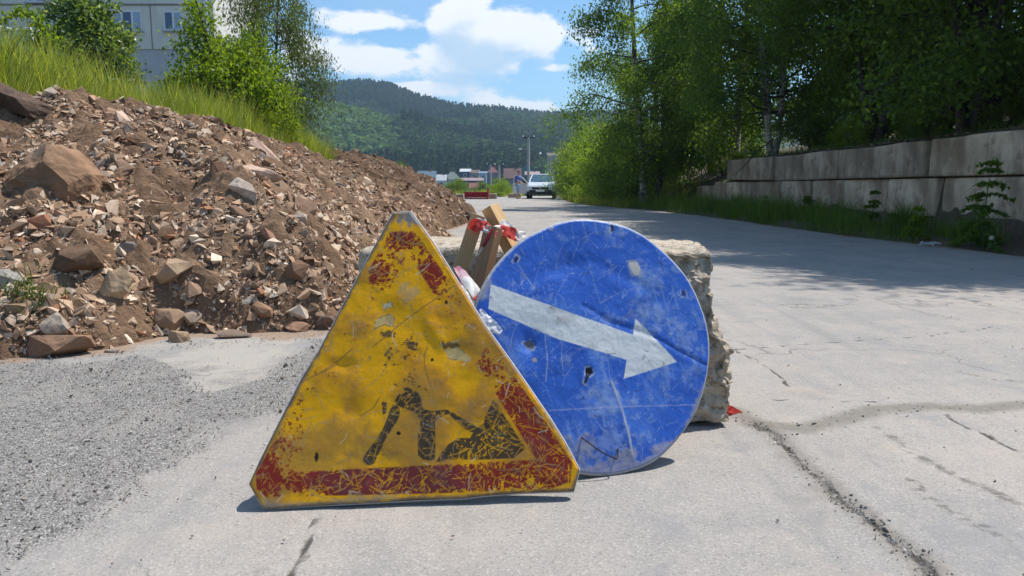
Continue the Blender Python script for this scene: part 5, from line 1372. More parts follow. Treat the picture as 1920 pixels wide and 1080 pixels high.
# verge below the wall
n = 26000; Y = 5.5 + 23 * rng.random(n) ** 1.1; e = road_right(Y)
X = e + .05 + (WX - e - .05) * rng.random(n) ** .7; pt = fbm2(X * 1.6, Y * .8, 3, 93)
ok = (pt + .42 * sstep(Y, 9.5, 11.3) > rng.normal(.22, .16, n)); X, Y, pt = X[ok], Y[ok], pt[ok]
H = (.09 + .26 * rng.random(len(X)) ** 1.6) * (1 + .9 * pt) * (1 + .8 * sstep(Y, 10.5, 12.5))
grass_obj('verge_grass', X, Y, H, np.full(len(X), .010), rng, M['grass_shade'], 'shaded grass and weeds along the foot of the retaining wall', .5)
n = 9000; Y = 27.5 + 23 * rng.random(n); X = road_right(Y) + .1 + 3 * rng.random(n) ** 1.4
grass_obj('bank_grass', X, Y, .15 + .3 * rng.random(n), np.full(n, .016), rng, M['grass'], 'grass on the bank past the far end of the wall and beside the car', .4)
n = 7000; Y = 5 + 19 * rng.random(n); X = 6.95 + 1.6 * rng.random(n) ** 2
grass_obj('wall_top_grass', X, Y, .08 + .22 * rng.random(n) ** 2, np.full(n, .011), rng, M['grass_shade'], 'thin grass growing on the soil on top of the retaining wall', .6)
n = 2600; Y = 58 + 60 * rng.random(n); X = -6 + 7 * rng.random(n)
grass_obj('far_grass', X, Y, .3 + .5 * rng.random(n), np.full(n, .06), rng, M['grass'], 'rough grass beyond the end of the road', .3)
# grass tuft at the left foot of the heap
c0 = ground_at(45, 662); n = 160; X = c0.x + rng.normal(0, .07, n); Y = c0.y + .05 + rng.normal(0, .05, n); Z = np.maximum(heap_h(X, Y), 0)
V, F, vv = blades(X, Y, Z, .04 + .09 * rng.random(n), np.full(n, .006), rng, rng.random(n) * .6, .9)
tag(link('grass_tuft', np_mesh('grass_tuft', V, F, dict(v=vv), mats=[M['grass_shade']])), 'dark green grass tuft at the foot of the heap by the left edge', 'grass tuft')
# white umbels and pale blue flowers in the meadow
M['petal'] = simple('white_petals', (.72, .72, .62), .7, .05)
M['petal_b'] = simple('pale_blue_petals', (.42, .47, .66), .7, .05)
def flowers(name, cx, cy, n, sx, sy, mat, hz, label):
    X = cx + rng.normal(0, sx, n); Y = cy + rng.normal(0, sy, n); Z = terrain_h(X, Y) + hz + rng.normal(0, .06, n); C = np.repeat(np.stack([X, Y, Z], 1), 9, 0) + rng.normal(0, .022, (n * 9, 3)) * np.array([1, 1, .4])
    V, F, va = leaf_arrays(C, .022, .02, rng, up=1.5); tag(link(name, np_mesh(name, V, F, dict(v=va), mats=[mat])), label, 'flowers', kind='stuff')
flowers('white_flowers', -6.6, 9.9, 160, .55, .5, M['petal'], .42, 'white umbel flowers in the tall grass at the left edge')
flowers('blue_flowers', -5.45, 10.6, 26, .16, .2, M['petal_b'], .42, 'pale blue flowers in the grass between the two big bushes')

# ------------------------------------------------------------------ weeds at the wall
def weed(name, x, y, H, seed, tiers, frond, label, cat='weed', mat='leaf_dark', z=None):
    r = np.random.default_rng(seed); z = float(terrain_h(np.array([x]), np.array([y]))[0]) if z is None else z
    root = empty(name, (x, y, z), label=label, cat=cat)
    t = np.linspace(0, 1, 9); St = np.stack([.03 * np.sin(t * 3 + seed), .03 * np.cos(t * 2.2), t * H], 1); paths = [(St, .011 * (1 - t * .75))]; C = []
    for k in range(tiers):
        f = (k + .6 + r.uniform(-.4, .4)) / tiers; b = np.array([np.interp(f, t, St[:, j]) for j in range(3)])
        for q in range(3):
            a = k * 1.1 + q * 2.1 + r.normal() * .5; L = frond * (1.1 - f * .85) * r.uniform(.5, 1.3); u = np.linspace(0, 1, 6)
            P = b + np.stack([np.cos(a) * L * u, np.sin(a) * L * u, L * (.35 * u - .62 * u * u)], 1); paths.append((P, .004 * (1 - u * .7)))
            m = int(34 * L / .3) + 10; tt = r.uniform(.15, 1, m)
            C.append(np.stack([np.interp(tt, u, P[:, j]) for j in range(3)], 1) + r.normal(0, .022, (m, 3)) * np.array([1, 1, .4]))
    tube = tube_arrays(paths, 5); link('stem', np_mesh('stem', *tube, smooth=True, mats=[M['stem']]), root)
    V, F, va = leaf_arrays(np.concatenate(C), .095, .04, r, up=.8); link('leaves', np_mesh('leaves', V, F, dict(v=va), mats=[M[mat]]), root)
    return root
M['stem'] = simple('green_stem', (.06, .10, .03), .7, .15)
p = at(1848, 452, 9.15); weed('thistle', p.x, 9.15, 1.14, 41, 9, .36, 'tall dark thistle with tiers of jagged leaves in front of the wall', 'thistle')
weed('nettle', 5.72, 10.6, .50, 42, 5, .2, 'weed with small pale flowers at the road edge, left of the bare wall foot', mat='leaf_lime')
weed('nettle', 6.2, 12.9, .62, 43, 6, .22, 'arching leafy weed at the wall behind the long grass')
weed('nettle', 6.25, 15.9, .55, 44, 6, .2, 'leafy weed against the lower wall blocks left of the arching weed')
weed('nettle', 6.3, 18.6, .5, 45, 5, .2, 'leafy weed near the far end of the wall foot')
weed('burdock', 6.1, 8.3, .28, 46, 4, .26, 'low broad weed at the right edge below the wall')
weed('burdock', 5.95, 9.5, .24, 47, 3, .24, 'low broad weed just left of the tall thistle')
weed('burdock', 6.25, 7.5, .34, 48, 4, .3, 'low weed cut by the right edge of the picture')
n = 260; r = np.random.default_rng(49)
def tuft(x, y, n, h, s, label):
    r = np.random.default_rng(int(x * 100)); X = x + r.normal(0, s, n); Y = y + r.normal(0, s, n)
    V, F, vv = blades(X, Y, terrain_h(X, Y) - .02, h * (.5 + .5 * r.random(n)), np.full(n, .010), r, r.random(n) * .7, .7)
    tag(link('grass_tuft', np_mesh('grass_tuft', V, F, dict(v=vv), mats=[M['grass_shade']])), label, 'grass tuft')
tuft(5.95, 11.4, 300, .55, .09, 'tall bright grass tuft at the road edge where the long verge grass ends')
tuft(6.2, 10.0, 260, .42, .09, 'rounded grass tuft leaning on the wall between bare concrete and the thistle')
def dandelion():
    p = ground_at(1900, 474, .05); root = empty('dandelion', (p.x, p.y, .02), label='single dandelion clock on a bent stalk at the road edge on the right', cat='dandelion')
    e = at(1859, 446, p.y + .05) - root.location; P = np.array([(0, 0, 0), (-.06, 0, .03), (e.x + .02, 0, e.z * .55), (e.x, 0, e.z)]); tube_obj('stalk', [(P, np.full(4, .003))], M['stem'], root, 5)
    r = np.random.default_rng(2); d = r.normal(size=(420, 3)); d /= np.linalg.norm(d, axis=1)[:, None]; C = np.array(e) + d * .024 * r.uniform(.6, 1, (420, 1)); V, F, va = leaf_arrays(C, .009, .004, r)
    link('seed_head', np_mesh('seed_head', V, F, dict(v=va), mats=[M['petal']]), root)
dandelion()
# crumpled white litter
def litter():
    c = ground_at(1742, 461, .02); n = 26; u, v = np.meshgrid(np.linspace(-.5, .5, n), np.linspace(-.5, .5, n)); x = u * .26; y = v * .12
    z = .03 + .035 * fbm2(u * 5, v * 5, 3, 5) + .012 * vnoise2(u * 16, v * 16, 6)
    tag(link('plastic_bag', np_mesh('plastic_bag', np.stack([x.ravel(), y.ravel(), z.ravel()], 1), grid_faces(n, n), dict(paint=np.full((n * n, 3), .6)), mats=[M['tape']]), loc=(c.x, c.y, .02)), 'crumpled white plastic litter at the road edge below the wall', 'litter')
litter()
# dead branch hanging over the wall
pth = [(np.array([at(1452, 262, 20.3), at(1425, 278, 20.2), at(1400, 306, 20.1), at(1384, 322, 20.0)]), np.array([.02, .018, .013, .006])), (np.array([at(1400, 306, 20.1), at(1380, 327, 20.0)]), np.array([.01, .005])), (np.array([at(1425, 278, 20.2), at(1436, 300, 20.0), at(1432, 312, 20.0)]), np.array([.012, .009, .004]))]
tag(tube_obj('dead_branch', pth, M['bark'], None, 6), 'bare dark branch hanging down over the far end of the wall', 'branch')
# leaf litter and soil clods on the wall top
Y = 4.6 + 18 * rng.random(2600); X = 6.62 + .6 * rng.random(2600); C = np.stack([X, Y, terrain_h(np.full(2600, 7.0), Y) + .03 + .03 * rng.random(2600)], 1)
C[:, 2] = np.maximum(C[:, 2], 1.52)
V, F, va = leaf_arrays(C, .06, .045, rng, up=1.0)
M['dry'] = leaf_mat('dry_leaves', [(0, (.07, .045, .03)), (.6, (.17, .125, .085)), (1, (.33, .28, .22))], .1, .8)
tag(link('leaf_litter', np_mesh('leaf_litter', V, F, dict(v=np.clip(va * 1.3 - .1, 0, 1)), mats=[M['dry']])), 'dry brown leaf litter and soil crumbs along the top of the wall', 'leaf litter', kind='stuff')
# ================================================================== FAR HILL AND FOREST
def hill_h(X, Y):
    R = np.interp(X, [-900, -500, -225, -158, -121, -97, -67, -36, 24, 85, 200, 500, 900], [150, 125, 105, 100, 94, 84, 76, 71, 70, 70, 72, 84, 98])
    t = np.clip((Y - 345) / (850 - 345), 0, 1.6)
    h = R * np.where(t < 1, (.25 * np.sin(t * np.pi / 2) + .75 * t) ** 1.12, 1 - .5 * (t - 1))
    h = h + 14 * fbm2(X / 120, Y / 120, 3, 101) * sstep(t, 0, .3) * (1 - sstep(t, .8, 1)) + 16 * np.exp(-((X + 115) / 60) ** 2 - ((Y - 480) / 80) ** 2) * 1.0
    return h - 4.0
hx = np.arange(-1000, 1001, 14.); hy = np.arange(335, 1400, 12.); HX, HY = np.meshgrid(hx, hy)
M['hillg'] = simple('forest_floor', (.03, .05, .018), .95, .3, .05)
tag(link('hill', np_mesh('hill', np.stack([HX.ravel(), HY.ravel(), hill_h(HX, HY).ravel()], 1), grid_faces(len(hy), len(hx)), smooth=True, mats=[M['hillg']])), kind='structure')
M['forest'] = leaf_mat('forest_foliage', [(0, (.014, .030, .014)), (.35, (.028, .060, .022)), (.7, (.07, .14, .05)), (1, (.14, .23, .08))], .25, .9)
rng = np.random.default_rng(55)
n = 21000; Y = 352 + 560 * rng.random(n) ** .85; X = (rng.uniform(-.34, .17, n)) * Y
gap = fbm2(X / 60, Y / 60, 3, 111)
Z = hill_h(X, Y)
light = sstep(np.exp(-((X + 108) / 38) ** 2 - ((Y - 470) / 85) ** 2) * 1.4 + gap * .25, .3, .6)           # young light birch wood on the spur
conif = (fbm2(X / 45, Y / 45, 3, 112) + .25 * sstep(Y, 650, 800) > .12) & (light < .5)
Hh = np.where(conif, rng.uniform(13, 20, n), rng.uniform(10, 16, n)) * (1 - .35 * light)
Rr = np.where(conif, Hh * .16, Hh * rng.uniform(.22, .32, n))
k = 64
u = rng.random((n, k)); a = rng.uniform(0, 2 * np.pi, (n, k))
rr_c = (1 - u) ** .9; ph = np.arccos(1 - 2 * u); rr_d = np.sin(ph)
zc = .12 + .88 * u; zd = .58 - .42 * np.cos(ph)
rad_ = np.where(conif[:, None], rr_c, rr_d) * Rr[:, None] * rng.uniform(.55, 1.1, (n, k)); zz = np.where(conif[:, None], zc, zd) * Hh[:, None]
C = np.stack([X[:, None] + np.cos(a) * rad_, Y[:, None] + np.sin(a) * rad_, Z[:, None] + zz], -1).reshape(-1, 3)
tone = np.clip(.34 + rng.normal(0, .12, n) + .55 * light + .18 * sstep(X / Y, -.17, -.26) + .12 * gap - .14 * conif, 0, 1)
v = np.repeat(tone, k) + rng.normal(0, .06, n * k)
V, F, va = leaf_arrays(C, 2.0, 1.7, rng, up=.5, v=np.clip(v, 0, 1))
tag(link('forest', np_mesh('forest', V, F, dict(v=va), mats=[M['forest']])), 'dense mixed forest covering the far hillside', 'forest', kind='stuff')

# village greenery
rng = np.random.default_rng(56); n = 420; Y = rng.uniform(200, 345, n); X = rng.uniform(-.20, .12, n) * Y
k = 60; ph = np.arccos(1 - 2 * rng.random((n, k))); a = rng.uniform(0, 6.28, (n, k)); Hh = rng.uniform(2.0, 5.0, n); Rr = Hh * .42
Hh = Hh * (1 + .9 * sstep(Y, 290, 340))
rad_ = np.sin(ph) * Rr[:, None] * rng.uniform(.6, 1.1, (n, k)); z0 = terrain_h(X, Y)
C = np.stack([X[:, None] + np.cos(a) * rad_, Y[:, None] + np.sin(a) * rad_, z0[:, None] + (.5 - .5 * np.cos(ph)) * Hh[:, None]], -1).reshape(-1, 3)
V, F, va = leaf_arrays(C, 1.0, .8, rng, v=np.clip(np.repeat(rng.uniform(.4, .9, n), k) + rng.normal(0, .07, n * k), 0, 1))
tag(link('garden_greenery', np_mesh('garden_greenery', V, F, dict(v=va), mats=[M['forest']])), 'gardens and scrub between the village houses', 'greenery', kind='stuff')

# ================================================================== VILLAGE
M['glass'] = simple('window_glass', (.04, .055, .08), .12, .1, 3, spec=.8)
def hm(c, name): return simple(name, c, .8, .10, .4)
def house(px0, px1, yt, ye, yb, Y, wall, roof, label, kind='gable', fx=None, split=None, depth=None):
    """house whose front spans px0..px1 at distance Y, ridge/eave/base given by picture height"""
    a, b = at(px0, ye, Y), at(px1, ye, Y); zt = at(px0, yt, Y).z; zb = min(at(px0, yb, Y).z, float(terrain_h(np.array([a.x]), np.array([Y]))[0])) - .3
    W = b.x - a.x; H = a.z - zb; Hr = zt - zb; D = depth or max(W * .8, 5)
    root = empty('house', ((a.x + b.x) / 2, Y, zb), label=label, cat='house')
    wm, rm = hm(wall, 'painted_wall'), hm(roof, 'sheet_roof'); w2 = W / 2
    bm = bmesh.new(); add_box(bm, -w2, w2, 0, D, 0, H)
    if kind == 'side':      # gable end faces the camera
        vs = [bm.verts.new(q) for q in ((-w2, 0, H), (w2, 0, H), (0, 0, Hr), (-w2, D, H), (w2, D, H), (0, D, Hr))]
        bm.faces.new((vs[0], vs[1], vs[2])); bm.faces.new((vs[3], vs[5], vs[4]))
    bm_obj('wall', bm, wm, root)
    bm = bmesh.new(); e = .35
    if kind == 'side': prof = [(-w2 - e, -.4, H - .15), (0, -.4, Hr + .05), (w2 + e, -.4, H - .15)]; far = [(x, D + .4, z) for x, _, z in prof]
    elif kind == 'gable': prof = [(-w2 - e, -e, H - .1), (-w2 - e, D / 2, Hr), (-w2 - e, D + e, H - .1)]; far = [(w2 + e, y, z) for _, y, z in prof]
    elif kind == 'hip': prof = [(-w2 - e, -e, H - .1), (-w2 * .25, D / 2, Hr), (-w2 - e, D + e, H - .1)]; far = [(w2 + e, -e, H - .1), (w2 * .25, D / 2, Hr), (w2 + e, D + e, H - .1)]
    else: prof = [(-w2 - e, -e, H + .05), (-w2 - e, D * .7, Hr), (-w2 - e, D + e, Hr)]; far = [(w2 + e, y, z) for _, y, z in prof]
    A = [bm.verts.new(q) for q in prof]; B = [bm.verts.new(q) for q in far]
    bm.faces.new((A[0], A[1], B[1], B[0])); bm.faces.new((A[1], A[2], B[2], B[1]))
    bm.faces.new((A[0], A[2], A[1])) if kind != 'side' else None
    bm.faces.new((B[0], B[1], B[2])) if kind != 'side' else None
    ret = bmesh.ops.solidify(bm, geom=bm.faces[:], thickness=.15)
    rf = bm_obj('roof', bm, rm, root)
    if kind in ('gable', 'hip', 'side'): box_obj('chimney', (w2 * .35, w2 * .35 + .5, D * .45, D * .45 + .5, Hr - 1.2, Hr + .5), M['brick'], rf)
    nw = max(1, int(W / 3.2)); top_floor = H - 2.0
    for k in range(nw):
        cx = -w2 + W * (k + .5) / nw
        f = box_obj('window', (cx - .55, cx + .55, -.06, .1, top_floor, top_floor + 1.3), M['white'], root)
        box_obj('pane', (cx - .45, cx + .45, -.09, .0, top_floor + .1, top_floor + 1.2), M['glass'], f)
M['brick'] = simple('chimney_brick', (.25, .10, .07), .9, .2, 3)
M['white'] = simple('white_frame', (.75, .76, .78), .5, .04, 3)
TEAL = (.10, .20, .24)
HS = [(783, 816, 320, 333, 352, 292, (.30, .30, .33), (.22, .31, .38), 'house with a blue grey roof at the left end of the village', 'gable'),
      (785, 803, 331, 341, 352, 276, (.07, .06, .08), (.30, .25, .33), 'small dark house with a mauve roof left of the tan gable', 'gable'),
      (799, 817, 335, 342, 358, 270, (.46, .38, .29), (.32, .27, .33), 'tan house with its gable end to the road', 'side'),
      (819, 836, 327, 338, 350, 285, (.55, .56, .58), (.72, .74, .75), 'small white house between the tan gable and the green roofed house', 'gable'),
      (834, 861, 322, 336, 350, 300, (.40, .42, .38), (.34, .40, .35), 'house with a pale grey green roof behind the dark shrub', 'hip'),
      (863, 881, 316, 322, 334, 288, (.045, .05, .12), (.76, .77, .79), 'house with a white roof and a dark navy front', 'flat'),
      (881, 898, 318, 324, 334, 289, (.36, .31, .27), (.26, .21, .19), 'beige house joined to the right of the white roofed navy house', 'gable'),
      (864, 905, 333, 338, 351, 262, (.05, .05, .09), (.50, .38, .40), 'long low house with a pinkish roof over a dark porch', 'gable'),
      (899, 912, 321, 325, 338, 282, (.30, .40, .55), (.35, .44, .56), 'narrow light blue house in the middle of the village', 'flat'),
      (914, 933, 313, 323, 336, 305, (.16, .13, .15), (.38, .15, .14), 'house with a red hipped roof behind the thin poles', 'hip'),
      (881, 905, 343, 352, 362, 215, (.36, .14, .15), (.42, .17, .18), 'house with a low red roof just above the red box', 'gable'),
      (946, 976, 315, 334, 356, 240, (.20, .13, .11), (.32, .20, .18), 'big brown house with a large pinkish brown roof behind the standing man', 'gable'),
      (976, 1004, 305, 318, 333, 275, (.05, .17, .19), (.13, .12, .13), 'house with a teal gable behind the tall utility pole', 'side'),
      (986, 1010, 321, 327, 345, 232, (.13, .05, .055), (.60, .46, .46), 'dark red house with a pale pink roof above the car', 'gable'),
      (1013, 1022, 285, 289, 294, 420, (.6, .62, .66), (.66, .68, .7), 'tiny white house on the hillside right of the tall pole', 'gable'),
      (1027, 1050, 286, 291, 302, 330, (.38, .31, .28), (.30, .26, .25), 'beige house on the hillside above the yellow green bushes', 'gable'),
      (843, 853, 352, 356, 366, 190, (.40, .36, .30), (.48, .42, .36), 'small shed with a pale roof beside the dark shrub', 'gable')]
for h in HS: house(*h[:9], *(h[9:] if len(h) > 9 else ()))

# ---- apartment building on the slope, top left
def panel_fn(nt):
    g = nt.add('ShaderNodeTexCoord').outputs['Object']; n1 = nt.noise(g, .35, 5, .6); n2 = nt.noise(nt.vmath('MULTIPLY', g, (1, 1, .3)), 1.2, 5, .6); n3 = nt.noise(g, 14, 4, .7)
    c = nt.mix(nt.ss(n1, .3, .7), (.64, .61, .56), (.75, .72, .665)); c = nt.mix(nt.math('MULTIPLY', nt.ss(n2, .5, .72), .35), c, (.36, .33, .29))
    return pbsdf(nt, c, .9, nt.bump(n3, .4, .01), spec=.2)
M['panel'] = new_mat('rendered_wall_panels', panel_fn); M['base'] = simple('blue_grey_plinth', (.46, .47, .50), .85, .12, 1.5)
M['seam'] = simple('panel_seam', (.22, .205, .185), .9, .1, 2); M['curtain'] = simple('blue_white_glass', (.30, .37, .50), .12, .25, 1.2, spec=.8); M['dglass'] = simple('deep_blue_glass', (.045, .07, .16), .1, .2, 1.2, spec=.8)
BY = 37.0
def apartment():
    x1 = at(402, 60, BY).x; x0 = -44; z0 = 3.2; z1 = 19
    root = empty('apartment_building', ((x0 + x1) / 2, BY, z0), label='beige panel apartment building on the slope in the top left corner', cat='building'); O = root.location
    def bx(name, xa, xb, ya, yb, za, zb, m, par=root, bev=0): return box_obj(name, (xa - O.x, xb - O.x, ya - O.y, yb - O.y, za - O.z, zb - O.z), m, par, bev)
    zs = at(300, 72, BY).z; zpl = at(100, 92, BY).z
    bx('wall', x0, x1, BY, BY + 7, zpl, z1, M['panel']); bx('plinth', x0 + .02, x1 - .03, BY + .05, BY + 6.9, z0 - 2, zpl, M['base'])
    s1 = at(300, 8, BY).z; bx('panel_seam', x0, x1, BY - .035, BY + .02, s1 - .05, s1 + .02, M['seam'])
    for xx in (at(50, 20, BY).x, at(283, 40, BY).x): bx('panel_seam', xx - .02, xx + .02, BY - .02, BY + .02, zpl, s1 - .06, M['seam'])
    bx('drain_pipe', x1 - .35, x1 - .24, BY - .16, BY - .04, zpl - .5, z1, M['white'])
    for (a, b, t, bt, n) in ((212, 267, 20, 58, 3), (307, 342, 21, 57, 2), (-20, 21, 24, 56, 2), (48, 103, -34, 4, 3), (212, 267, -120, -82, 3), (307, 342, -120, -82, 2), (48, 103, -120, -82, 3), (-40, -1, -34, 4, 2)):
        A, B = at(a, t, BY), at(b, bt, BY); w_ = B.x - A.x; cols = [.31, .36, .33] if n == 3 else [.52, .48]; xx = A.x
        fr = bx('window', A.x, B.x, BY - .04, BY + .05, B.z, A.z, M['white'])
        for k in range(n):
            ww = w_ * cols[k]; bx('pane', xx + .06, xx + ww - .05, BY - .055, BY - .02, B.z + .07, A.z - .07, M['dglass'] if (k == 1 and n == 3) or (k == 0 and n == 2) else M['curtain'], fr)
            xx += ww
        bx('sill', A.x - .08, B.x + .08, BY - .16, BY - .045, B.z - .07, B.z - .01, M['base'], fr)
apartment()
# white pipe rail at the far left
pp = at(57, 53, 19.0); pm = at(28, 57, 19.0); pl = at(-10, 48, 19.0); pl2 = at(-60, 40, 19.0)
gzz = float(terrain_h(np.array([pl2.x]), np.array([19.0]))[0])
tag(tube_obj('pipe_rail', [(np.array([(pp.x + .03, 19, pp.z - .9), (pp.x + .03, 19, pp.z - .05), pp, pm, pl, pl2, (pl2.x - .1, 19, gzz)]), np.full(7, .035))], M['white'], None, 8), 'thin white pipe rail sagging at the left edge in front of the building', 'pipe')

# ---- utility poles
M['pole'] = simple('weathered_pole', (.42, .41, .40), .8, .15, 1.5); M['dark'] = simple('dark_metal', (.03, .03, .035), .6, .1, 5)
def pole(px, yt, Y, r, label, arms=1, lean=0.0):
    t = at(px, yt, Y); zb = float(terrain_h(np.array([t.x]), np.array([Y]))[0]) - .2
    root = empty('utility_pole', (t.x, Y, zb), label=label, cat='utility pole'); H = t.z - zb
    tube_obj('post', [(np.array([(lean, 0, 0), (lean * .5, 0, H * .5), (0, 0, H)]), np.array([r * 1.25, r * 1.1, r]))], M['pole'], root, 8)
    for k in range(arms):
        box_obj('crossarm', (-r * 5, r * 5, -.06, .06, H - .12 - k * .8, H - k * .8), M['dark'], root)
        for q in (-1, 1): 
            bm = bmesh.new(); bmesh.ops.create_cone(bm, cap_ends=True, segments=8, radius1=.07, radius2=.045, depth=.2, matrix=Matrix.Translation((q * r * 4.3, 0, H + .1 - k * .8))); bm_obj('insulator', bm, M['white'], root)
    return root
pl_ = pole(991, 257, 78, .13, 'tall grey utility pole rising behind the car', 1)
box_obj('lamp_arm', (-.75, -.13, -.04, .04, 5.05, 5.12), M['pole'], pl_); box_obj('lamp_head', (-1.0, -.7, -.1, .1, 5.0, 5.18), M['white'], pl_, .03)
pole(920, 308, 118, .13, 'thin pale pole left of its neighbour, above the right end of the red box', 1)
pole(936, 309, 112, .14, 'thin pale pole with a crossarm right of the other thin pole', 1)

# ---- red box and concrete blocks closing the road end
M['red'] = simple('dull_red_paint', (.30, .018, .032), .6, .2, 2.5, bump=.2); M['redp'] = simple('faded_red_paint', (.52, .19, .20), .7, .2, 4)
def red_box():
    a = at(871, 377, 46.5); b = at(914, 360, 46.5); W = b.x - a.x; H = b.z + .0
    root = empty('steel_trough', ((a.x + b.x) / 2, 46.5, 0), rz=rad(-3), label='dark red steel trough standing across the end of the road', cat='steel box'); w2 = W / 2
    bm = bmesh.new(); vs = [bm.verts.new(q) for q in ((-w2, -.02, .12), (w2, -.02, .12), (w2, -.14, H), (-w2, -.14, H), (-w2, .55, .12), (w2, .55, .12), (w2, .75, H), (-w2, .75, H))]
    for f in ((0, 1, 2, 3), (5, 4, 7, 6), (4, 0, 3, 7), (1, 5, 6, 2), (1, 0, 4, 5)): bm.faces.new([vs[i] for i in f])
    bmesh.ops.solidify(bm, geom=bm.faces[:], thickness=.03); bm_obj('tub', bm, M['red'], root)
    box_obj('rim_bar', (-w2 - .03, w2 + .03, -.19, -.13, H - .05, H + .01), M['red'], root)
    box_obj('skid', (-w2, w2, -.06, .02, 0, .10), M['redp'], root); box_obj('skid', (-w2, w2, .5, .58, 0, .10), M['redp'], root)
    for k in range(5): x = -w2 + W * (k + .5) / 5; box_obj('rib', (x - .02, x + .02, -.165, -.05, .1, H - .06), M['red'], root, M=Matrix.Rotation(rad(0), 4, 'X'))
    box_obj('side_post', (w2 - .02, w2 + .08, -.2, .1, 0, H + .28), M['red'], root, M=Matrix.Rotation(rad(2), 4, 'Y'))
red_box()
M['blk'] = simple('tan_concrete', (.30, .225, .165), .9, .15, 3, bump=.4)
def kerb_block(px0, px1, yt, Y, label, dep=.6, seed=0):
    a = at(px0, 377, Y); b = at(px1, yt, Y); bm = bmesh.new(); add_box(bm, 0, b.x - a.x, 0, dep, 0, b.z, bevel=.04)
    bmesh.ops.subdivide_edges(bm, edges=[e for e in bm.edges if e.calc_length() > .25], cuts=4, use_grid_fill=True)
    for v in bm.verts: v.co += Vector((1, 1, 1)) * float(vnoise(np.array([v.co.x * 5 + seed]), np.array([v.co.y * 5]), np.array([v.co.z * 5]))[0]) * .03
    tag(bm_obj('concrete_block', bm, M['blk'], loc=(a.x, Y, 0)), label, 'concrete block')
kerb_block(853, 869, 364, 47.5, 'tan concrete block left of the red trough', 1.0, 1)
kerb_block(917, 931, 363, 47.5, 'tan concrete block right of the red trough', .6, 2)
kerb_block(953, 977, 363, 52.5, 'tan concrete block behind the standing man', .6, 3)

# ================================================================== CAR
M['carp'] = simple('silver_white_car_paint', (.60, .63, .67), .28, .02, 1, metal=.15, spec=.6)
M['blackp'] = simple('black_car_plastic', (.015, .016, .018), .5, .1, 5); M['tyre'] = simple('tyre_rubber', (.02, .02, .02), .85, .1, 9)
M['alloy'] = simple('wheel_steel', (.35, .36, .38), .4, .1, 9, metal=.6); M['wsc'] = simple('windscreen_glass', (.10, .20, .30), .08, .15, 2, spec=.9); M['lampg'] = simple('headlamp_glass', (.55, .60, .66), .12, .1, 8, spec=.9)
M['plate'] = simple('number_plate', (.75, .75, .73), .5, .03, 9); M['seat'] = simple('seat_cloth', (.04, .04, .045), .9, .1, 9)
def loft(name, secs, mat, parent, cap=True, smooth=True):
    n = len(secs[0]); V = np.array([p for s in secs for p in s]); F = []
    for k in range(len(secs) - 1):
        for i in range(n): F.append((k * n + i, (k + 1) * n + i, (k + 1) * n + (i + 1) % n, k * n + (i + 1) % n))
    bm = bmesh.new(); vs = [bm.verts.new(p) for p in V]
    for f in F: bm.faces.new([vs[i] for i in f])
    if cap: bm.faces.new(vs[:n]); bm.faces.new(vs[-n:][::-1])
    bmesh.ops.recalc_face_normals(bm, faces=bm.faces)
    o = bm_obj(name, bm, mat, parent, smooth); 
    m = o.modifiers.new('bevel', 'BEVEL'); m.width = .025; m.segments = 2; m.limit_method = 'ANGLE'; m.angle_limit = rad(35)
    return o
